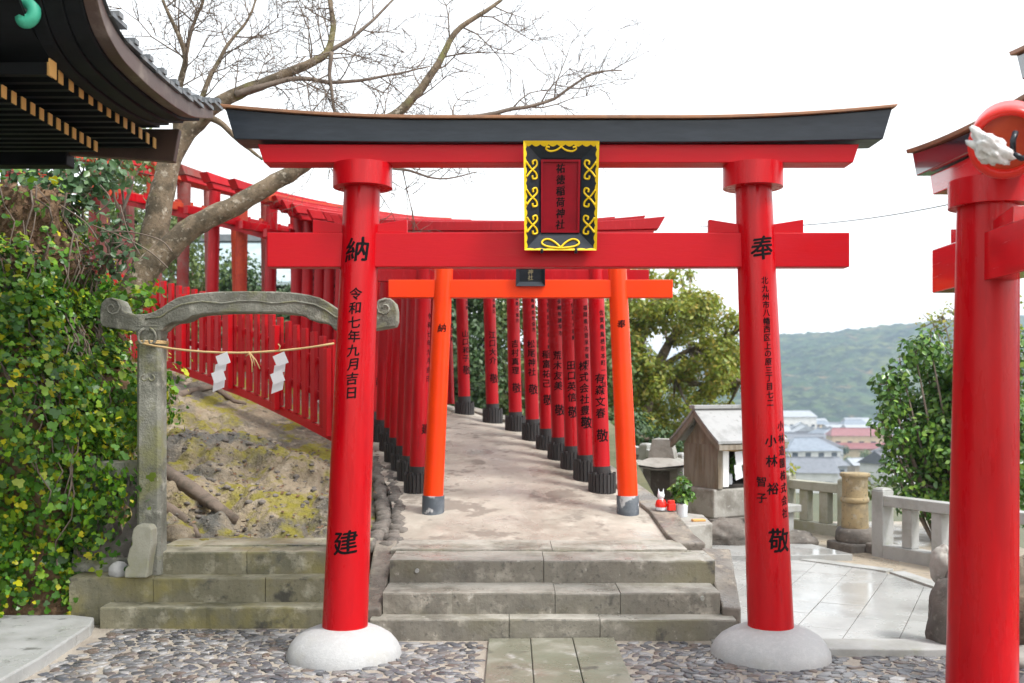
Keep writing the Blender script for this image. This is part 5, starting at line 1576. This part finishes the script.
stone_fence('stone_fence', [(2.42, 14.2, .12), (2.0, 14.9, .22), (1.35, 15.6, .32), (.6, 16.2, .45)], .72, M['granite'], 'pale stone fence behind the miniature stone shrine and tunnel pillars', mids=[2, 3, 3])
lb_ = MB()
q = [(4.0, 10.55), (3.75, 11.3), (4.1, 12.2), (3.5, 13.0), (2.85, 13.7), (3.0, 13.8), (3.75, 13.1), (4.35, 12.2), (4.2, 11.2), (4.2, 10.6)]
tag(lb_.prism(q, .30, lambda a, b, d: Vector((a, b, -.2 + d))).build('fence_plinth', M['dark_stone'], bevel=.02), kind='structure')
# yellowed stone column (lantern stump)
c = P(855, 548, 11.15); c.z = 0
col = thing('stone_column', c, 'yellowed round stone column with ringed middle and dark rough foot beside the fence', 'column')
MB().box(-.22, .22, -.22, .22, -.1, .085, .35, c).build('foot_slab', M['dark_stone'], col, bevel=.02)
MB().lathe(tuple(c), [(.20, .086), (.215, .11), (.21, .19), (.19, .235), (.14, .24)], 28, .10).build('foot', M['dark_stone'], col)
MB().lathe(tuple(c), [(.145, .24), (.148, .26), (.142, .50), (.138, .52)], 32, .05).build('lower_drum', M['sandstone'], col)
MB().lathe(tuple(c), [(.142, .52), (.154, .53), (.155, .565), (.144, .58)], 32, .04).build('ring', M['sandstone'], col)
MB().lathe(tuple(c), [(.138, .58), (.135, .78), (.142, .80), (.158, .812), (.16, .842), (.15, .85), (.08, .852)], 32, .05).build('upper_drum', M['sandstone'], col)

# ------------------------------------------------------------------ right shrubs beyond the fence
random.seed(14)
def crown_clumps(c, r, n, rr, sq=(1, 1, 1)):
    out = []
    for _ in range(n):
        d = Vector((random.gauss(0, 1), random.gauss(0, 1), random.gauss(0, 1))).normalized() * (random.random() ** .4)
        out.append((Vector(c) + Vector((d.x * r * sq[0], d.y * r * sq[1], d.z * r * sq[2])), rr * random.uniform(.65, 1.25)))
    return out
c = P(968, 425, 11.9)
cl = crown_clumps(c, .92, 95, .25, (.95, .85, 1.08)) + [(P(px, py, 11.6), r) for px, py, r in ((886, 384, .19), (902, 372, .2), (893, 405, .2), (915, 352, .2), (884, 425, .17), (900, 440, .2), (930, 345, .2), (893, 470, .17), (910, 500, .2), (926, 485, .24), (1010, 350, .3), (1020, 440, .3), (1015, 500, .3), (945, 505, .28))]
bush('camellia_shrub', 'large glossy green shrub growing beyond the pale fence at right', 'shrub', (c.x, c.y, -.9), cl, 3300, .072, M['camellia'], stems=2, stem_r=.025)
cl = crown_clumps(P(955, 330, 19), .55, 12, .3, (1.1, 1, .9)) + crown_clumps(P(1010, 330, 19), .6, 8, .35)
bush('sapling_tree', 'thin yellowish tree top rising behind the glossy right shrub', 'tree', P(985, 470, 19), cl, 420, .09, M['camphor'], DIAM, stem_r=.03)
cl = [(P(px, py, 13), r) for px, py, r in ((785, 470, .16), (778, 455, .14), (781, 485, .14), (783, 440, .1))]
bush('sapling', 'small yellow leaved sapling against the big right pillar edge', 'sapling', P(782, 500, 13), cl, 1300, .07, M['camphor'], OVAL, stem_r=.008)
cl = [(P(px, py, 13.4), r) for px, py, r in ((870, 484, .16), (890, 480, .14), (882, 492, .2))]
bush('low_shrub', 'low pale green shrub behind the yellowed stone column', 'shrub', P(880, 505, 13.4), cl, 1300, .07, M['midgreen'], OVAL, stem_r=.008)

# ------------------------------------------------------------------ trees behind
def big_tree(name, label, base, limbs, clumps, per, size, m, trunk_r=.3, tm='bark', tmpl=DIAM, group='trees on the slope beyond the path'):
    t = thing(name, base, label, 'tree', group)
    pos, nr = clump_leaves(clumps, per, .75)
    leaves('crown', pos, nr, RNG.uniform(size * .7, size * 1.3, len(pos)), m, tmpl, t, tuple(base))
    mb = MB()
    for pts, r0, r1 in limbs:
        pp = smoothpath([Vector(p) for p in pts]); n = len(pp)
        mb.tube(pp, [r0 + (r1 - r0) * i / (n - 1) for i in range(n)], 9, jit=.06)
    mb.build('trunk', M[tm], t)
    # branchlets out to each clump
    mb = MB()
    ends = [Vector(p) for pts, _, _ in limbs for p in pts[1:]]
    for c_, r in clumps:
        e = min(ends, key=lambda q: (q - c_).length)
        mb.tube([e, e.lerp(c_, .55) + Vector((0, 0, -.05)), c_], [.05, .035, .012], 5)
    mb.build('branches', M[tm], t)
    return t
Yc = 24
A = lambda px, py, dy=0: P(px, py, Yc + dy)
cl = []
for px, py, r in ((655, 300, .38), (678, 295, .40), (700, 300, .35), (640, 312, .35), (668, 320, .34), (712, 322, .42), (730, 340, .35), (690, 335, .42), (650, 345, .30), (735, 362, .35), (712, 360, .45), (683, 375, .5), (660, 392, .5), (640, 372, .36), (726, 385, .4), (700, 395, .38), (645, 415, .5), (668, 430, .6), (640, 445, .55), (690, 425, .38), (715, 405, .25), (628, 330, .4), (622, 360, .35), (625, 395, .4), (740, 320, .3), (748, 372, .25), (690, 285, .25), (665, 284, .25), (655, 462, .6), (620, 300, .35), (610, 320, .35)):
    for _ in range(5):
        cl.append((A(px + random.gauss(0, 13), py + random.gauss(0, 10), random.uniform(-1.8, 1.8)), r * random.uniform(.5, .95)))
b = A(640, 520)
limbs = [([b, A(642, 430), A(650, 385), A(668, 345), A(690, 310)], .28, .05), ([A(645, 400), A(632, 378), A(640, 350), A(655, 312)], .12, .03), ([A(648, 392), A(675, 378), A(705, 385), A(740, 382)], .12, .03), ([A(655, 372), A(690, 350), A(725, 342)], .10, .03)]
big_tree('broadleaf_tree', 'large yellow green tree with gaps of sky between the orange and right red pillars', b, limbs, cl, 2100, .115, M['camphor'])
cl = []
for px, py, r in ((640, 425, .5), (660, 445, .5), (625, 440, .5), (680, 452, .4), (650, 470, .6), (690, 470, .4), (612, 455, .5)):
    for _ in range(3): cl.append((P(px + random.gauss(0, 9), py + random.gauss(0, 7), 21 + random.uniform(-1, 1)), r * random.uniform(.6, .9)))
b = P(650, 540, 21)
big_tree('evergreen_tree', 'dark green tree low behind the small shrines under the yellow green crown', b, [([b, P(650, 490, 21), P(650, 440, 21)], .15, .05)], cl, 900, .12, M['evergreen'])
def slope_tree(px, py0, py1, Y, wpx, m, label, n, size, per, seed, name='broadleaf_tree'):
    random.seed(seed)
    b = P(px, py1, Y)
    top = P(px, py0, Y)
    h = (top.z - b.z)
    cl = []
    for _ in range(n):
        u = random.random(); rad = wpx * Y / FPX * (.35 + .65 * math.sin(math.pi * min(1, .15 + u * .8)))
        a = random.uniform(0, 2 * math.pi); q = rad * random.random() ** .5
        cl.append((Vector((b.x + q * math.cos(a), b.y + q * math.sin(a), b.z + h * (.22 + .78 * u))), random.uniform(.28, .6) * Y / 22))
    limbs = [([b, b.lerp(top, .4) + Vector((.1, 0, 0)), b.lerp(top, .9)], .2, .04)]
    for k in range(3): limbs.append(([b.lerp(top, .3 + .12 * k), b.lerp(top, .45 + .12 * k) + Vector((random.uniform(-1, 1) * wpx * Y / 1500, random.uniform(-.5, .5), 0))], .08, .03))
    return big_tree(name, label, b, limbs, cl, per * 2.1, size * 1.15, m)
slope_tree(452, 268, 480, 20, 46, M['evergreen'], 'dark evergreen between the orange left pillar and first tunnel pillars', 75, .10, 520, 41, 'evergreen_tree')
slope_tree(515, 300, 470, 21, 45, M['midgreen'], 'mid green tree seen through the tunnel pillars, paler than its neighbour', 55, .10, 420, 42)
slope_tree(575, 290, 500, 22, 46, M['midgreen'], 'green tree behind the closest packed tunnel pillars at right', 60, .11, 420, 43)
slope_tree(600, 310, 520, 26, 40, M['camphor'], 'yellowish tree glimpsed beside the right orange pillar', 50, .11, 380, 44)
slope_tree(395, 300, 450, 24, 40, M['evergreen'], 'dark evergreen behind the left row of tunnel pillars', 50, .12, 400, 45, 'evergreen_tree')
slope_tree(300, 292, 420, 24, 40, M['evergreen'], 'dark evergreen seen through the left tunnel torii near the stone gate', 45, .12, 400, 46, 'evergreen_tree')
slope_tree(235, 268, 420, 27, 30, M['evergreen'], 'dark bush like tree before the pale roofed house', 30, .12, 360, 47, 'evergreen_tree')
slope_tree(170, 215, 420, 25, 40, M['midgreen'], 'green tree behind the weathered torii left of the bare trunk', 45, .12, 360, 48)
slope_tree(120, 170, 400, 26, 50, M['midgreen'], 'green tree rising behind the shrubs of the bank', 50, .12, 360, 49)

# pale-roofed house behind the tunnel
hb = P(243, 330, 30); hb.z -= 1.2
hs_ = thing('house', hb, 'house with pale blue grey roof seen through the left tunnel pillars', 'house')
MB().box(-2.2, 2.4, -1.4, 1.6, -3, 2.35).build('wall', M['hut_dark'], hs_, local=True)
MB().hexa([(-2.9, -2.3, 2.3), (3.1, -2.3, 2.3), (3.1, .1, 3.75), (-2.9, .1, 3.75)], [(-2.9, -2.3, 2.4), (3.1, -2.3, 2.4), (3.1, .1, 3.9), (-2.9, .1, 3.9)]).build('roof', mat('pale_blue_roof', (.36, .44, .46), .5, layers=[(3, (.28, .34, .36), .45, .7)]), hs_, local=True)
MB().hexa([(-2.9, .1, 3.75), (3.1, .1, 3.75), (3.1, 2.5, 2.3), (-2.9, 2.5, 2.3)], [(-2.9, .1, 3.9), (3.1, .1, 3.9), (3.1, 2.5, 2.4), (-2.9, 2.5, 2.4)]).build('roof', M['tile'], hs_, local=True)
MB().box(-2.95, 3.15, -.1, .3, 3.86, 4.06).build('ridge', M['tile'], hs_, local=True)
MB().box(-1.2, .6, -1.46, -1.4, .2, 1.9).build('window', M['white_paint'], hs_, local=True)

# ------------------------------------------------------------------ town in the valley
HM = {}
for k, c in dict(w_white=(.60, .60, .58), w_cream=(.62, .50, .33), w_grey=(.40, .41, .42), w_tan=(.48, .40, .31)).items(): HM[k] = mat('house_' + k[2:] + '_wall', c, .8, layers=[(.6, tuple(v * .85 for v in c), .45, .65)])
for k, c in dict(r_grey=(.17, .18, .20), r_blue=(.20, .23, .27), r_dark=(.10, .10, .11), r_red=(.26, .10, .10), r_pale=(.34, .36, .38)).items(): HM[k] = mat('house_' + k[2:] + '_roof', c, .5, layers=[(1.2, tuple(v * .75 for v in c), .45, .65)])
HM['glass'] = mat('dark_window_glass', (.05, .06, .07), .15)
ZV = -19.9
def house(loc, rz, wd, dp, ht, rh, wall, roof, label, group=None, hip=0.0, kind='house', win=True, storey=True):
    t = thing('house', loc, label, kind, group, rz)
    MB().box(-wd / 2, wd / 2, -dp / 2, dp / 2, -1.5, ht).build('wall', HM[wall], t, local=True)
    e = .6; x, y = wd / 2 + e, dp / 2 + e
    hx_ = x - hip * y
    mb = MB().add([(-x, -y, ht), (x, -y, ht), (x, y, ht), (-x, y, ht), (-hx_, 0, ht + rh), (hx_, 0, ht + rh)], [(0, 1, 5, 4), (2, 3, 4, 5), (1, 2, 5), (3, 0, 4), (3, 2, 1, 0)])
    rf = mb.build('roof', HM[roof], t, local=True)
    MB().box(-hx_ - .1, hx_ + .1, -.18, .18, ht + rh - .12, ht + rh + .18).build('ridge', HM[roof], rf, local=True)
    if win:
        rows = (1.0, 3.9) if ht > 5 else (1.0,)
        for z in rows:
            for k in range(max(2, int(wd / 3.5))):
                cx_ = -wd / 2 + wd * (k + .5) / max(2, int(wd / 3.5))
                MB().box(cx_ - .8, cx_ + .8, -dp / 2 - .06, -dp / 2 + .02, z, z + 1.3).build('window', HM['glass'], t, local=True)
    return t
def vloc(px, py):          # the point of the valley floor under a pixel
    Y = (EYE - ZV) * FPX / (py - HY)
    return Vector(((px - CX) * Y / FPX, Y, ZV))
house(vloc(806, 470), R(8), 15, 11, 5.6, 3.4, 'w_white', 'r_blue', 'white house with broad blue grey hipped roof beside the right red pillar', hip=.8)
house(vloc(800, 490), R(-12), 15, 10, 4.2, 3.0, 'w_white', 'r_grey', 'nearest pale house with low grey gable behind the mossy fence', hip=.2)
hr = house(vloc(858, 456), R(-6), 19, 10, 7.0, 2.4, 'w_cream', 'r_red', 'cream two storey house with dull red roof in the valley', hip=.3)
MB().add([(-12.5, -9.5, 3.0), (10.5, -9.5, 3.0), (10.5, -4.9, 4.8), (-12.5, -4.9, 4.8), (-12.5, -9.5, 2.8), (10.5, -9.5, 2.8), (10.5, -4.9, 4.5), (-12.5, -4.9, 4.5)], [(0, 1, 2, 3), (7, 6, 5, 4), (0, 4, 5, 1), (1, 5, 6, 2), (2, 6, 7, 3), (3, 7, 4, 0)]).build('porch_roof', HM['r_red'], hr, local=True)
MB().box(-11.6, 9.6, -8.6, -5.0, -1.5, 2.8).build('porch_wall', HM['w_cream'], hr, local=True)
house(vloc(828, 478), R(20), 7, 6, 3.2, 2.0, 'w_grey', 'r_grey', 'small grey house between the white house and yellowed column', hip=.2)
house(vloc(890, 482), R(35), 11, 9, 4.6, 3.0, 'w_white', 'r_dark', 'white gabled house beside the glossy right shrub', hip=0)
house(vloc(868, 476), R(5), 10, 7, 3.0, 1.6, 'w_tan', 'r_pale', 'low tan shed in front of the red roofed house', hip=0)
house(vloc(787, 434), R(4), 26, 14, 9, 3, 'w_white', 'r_pale', 'tall pale hall at the far left of the town beside the red pillar', hip=.2)
house(vloc(784, 452), R(-20), 11, 9, 4.5, 2.6, 'w_cream', 'r_grey', 'cream house half hidden by the right red pillar', hip=.4)
random.seed(63)
kinds = [('w_white', 'r_grey', 'distant white house with grey roof in the valley town'), ('w_cream', 'r_blue', 'distant cream house with blue grey roof in the valley town'), ('w_grey', 'r_dark', 'distant grey house with dark roof in the valley town'), ('w_white', 'r_pale', 'distant white house with pale roof in the valley town'), ('w_tan', 'r_grey', 'distant tan house with grey roof in the valley town')]
placed = [vloc(806, 470), vloc(858, 456), vloc(800, 490), vloc(890, 482), vloc(868, 476), vloc(828, 478)]
protos = {}
cnt = 0
for _ in range(2600):
    px, py = random.uniform(640, 1240), random.uniform(428, 466)
    p = vloc(px, py)
    if any((p - q).length < 16 for q in placed): continue
    placed.append(p); kd = cnt % 5; cnt += 1
    rz = R(random.choice((-10, 0, 8, 15, 80, 95)) + random.uniform(-4, 4))
    if kd not in protos: protos[kd] = house(p, rz, 13 + kd, 9, 4.2 + 1.4 * (kd % 2), 2.8, kinds[kd][0], kinds[kd][1], kinds[kd][2], 'houses of the valley town', hip=.5 * (kd % 3))
    else: dup(protos[kd], p, rz, scale=random.uniform(.62, 1.0))
    if cnt > 190: break
for _ in range(1500):
    px, py = random.uniform(760, 890), random.uniform(429, 449)
    p = vloc(px, py)
    if any((p - q).length < 12.5 for q in placed): continue
    placed.append(p); kd = cnt % 5; cnt += 1
    dup(protos[kd], p, R(random.choice((-10, 5, 20, 85)) + random.uniform(-5, 5)), scale=random.uniform(.5, .72))
    if cnt > 255: break
# greenery between the houses: a few garden trees
random.seed(64)
for k in range(14):
    px, py = random.uniform(785, 880), random.uniform(436, 480)
    p = vloc(px, py)
    if any((p - q).length < 9 for q in placed[:6]): continue
    t = thing('garden_tree', p, 'small dark garden tree among the valley houses', 'tree', 'garden trees of the town')
    pos, nr = clump_leaves([(p + Vector((random.uniform(-1.2, 1.2), random.uniform(-1.2, 1.2), random.uniform(1.5, 3.6))), random.uniform(.9, 1.5)) for _ in range(5)], 55, .5)
    leaves('crown', pos, nr, RNG.uniform(.5, .9, len(pos)), M['evergreen'] if k % 2 else M['midgreen'], DIAM, t, tuple(p))
    MB().cone(p, p + Vector((0, 0, 2.5)), .18, .08, 8).build('trunk', M['bark'], t)

# ------------------------------------------------------------------ red drum with white cloth hung under the right torii's lintel
Yd = 4.1
c = P(1007, 141, Yd)
dr = thing('hanging_drum', c, 'round red drum with crumpled white cloth and dark clasp hanging below the right lintel', 'drum')
axis_ = Vector((-.42, -.78, -.42)).normalized()
u = axis_.orthogonal().normalized(); v_ = axis_.cross(u)
mb = MB(); n = 40
ring = lambda r, d: [c + u * (r * math.cos(2 * math.pi * i / n)) + v_ * (r * math.sin(2 * math.pi * i / n)) + axis_ * d for i in range(n)]
pr = [(.135, -.12), (.142, -.115), (.145, .05), (.138, .06), (.118, .06), (.112, .045), (.112, .02)]
vs = []
for r, d in pr: vs += ring(r, d)
fs = [(i * n + k, i * n + (k + 1) % n, (i + 1) * n + (k + 1) % n, (i + 1) * n + k) for i in range(len(pr) - 1) for k in range(n)]
mb.add(vs, fs, True); mb.add(ring(.135, -.12), [tuple(range(n))])
mb.build('drum_shell', M['toy_red'], dr)
mb = MB(); mb.add(ring(.113, .022), [tuple(range(n))]); mb.build('drum_face', mat('orange_red_drum_face', (.55, .07, .015), .45, layers=[(8, (.42, .03, .012), .4, .7)]), dr)
cc = P(990, 148, Yd - .13)
mb = MB()
def cf(s, t):
    a, b = s * 2 * math.pi, (t - .5) * math.pi
    d = Vector((math.cos(a) * math.cos(b), math.sin(a) * math.cos(b), math.sin(b)))
    q = 1 + .5 * mnoise.fractal(d * 1.8 + Vector((4, 1, 2)), 1, 2, 4)
    return cc + Matrix.Rotation(R(38), 3, 'Y') @ Vector((d.x * .085 * q, d.y * .045 * q, d.z * .05 * q))
mb.grid(36, 22, cf); mb.build('white_cloth', M['white_cloth'], dr)
k0 = P(1013, 141, Yd - .13)
mb = MB().tube([k0 + Vector((.01, 0, .035)), k0 + Vector((-.005, -.01, 0)), k0 + Vector((.0, 0, -.045))], .012, 8)
mb.tube([k0 + Vector((0.0, 0, -.05)), k0 + Vector((.035, 0, -.07)), k0 + Vector((.06, .02, -.06))], .012, 8)
mb.build('clasp', M['black'], dr)
mb = MB().tube([c - axis_ * .115 + Vector((.0, 0, .03)), c + Vector((.05, .10, .12)), c + Vector((.05, .15, .16))], .009, 6); mb.build('hanging_cord', M['black'], dr)

# overhead cable
pts = []
for i in range(24):
    t = i / 23; px = 700 + (960 - 700) * t; Yw = 16 - 5 * t
    py = 226 - 24 * t ** 1.5 + 9 * 4 * t * (1 - t) * .6
    pts.append(P(px, py, Yw))
tag(MB().tube(pts, .0065, 5).build('overhead_cable', M['wire'], loc=pts[0]), 'thin sagging overhead cable against the sky at right', 'cable')

# ------------------------------------------------------------------ valley haze
hz = MB().box(-4400, 4400, -70, 4700, -26, 130)
hm = bpy.data.materials.new('valley_air'); hm.use_nodes = True
N = hm.node_tree.nodes; N.remove(N['Principled BSDF'])
pv = N.new('ShaderNodeVolumePrincipled'); pv.inputs['Color'].default_value = (.62, .80, 1.0, 1); pv.inputs['Density'].default_value = .00042; pv.inputs['Anisotropy'].default_value = 0.2
hm.node_tree.links.new(pv.outputs[0], N['Material Output'].inputs['Volume'])
tag(hz.build('haze', hm), kind='stuff')
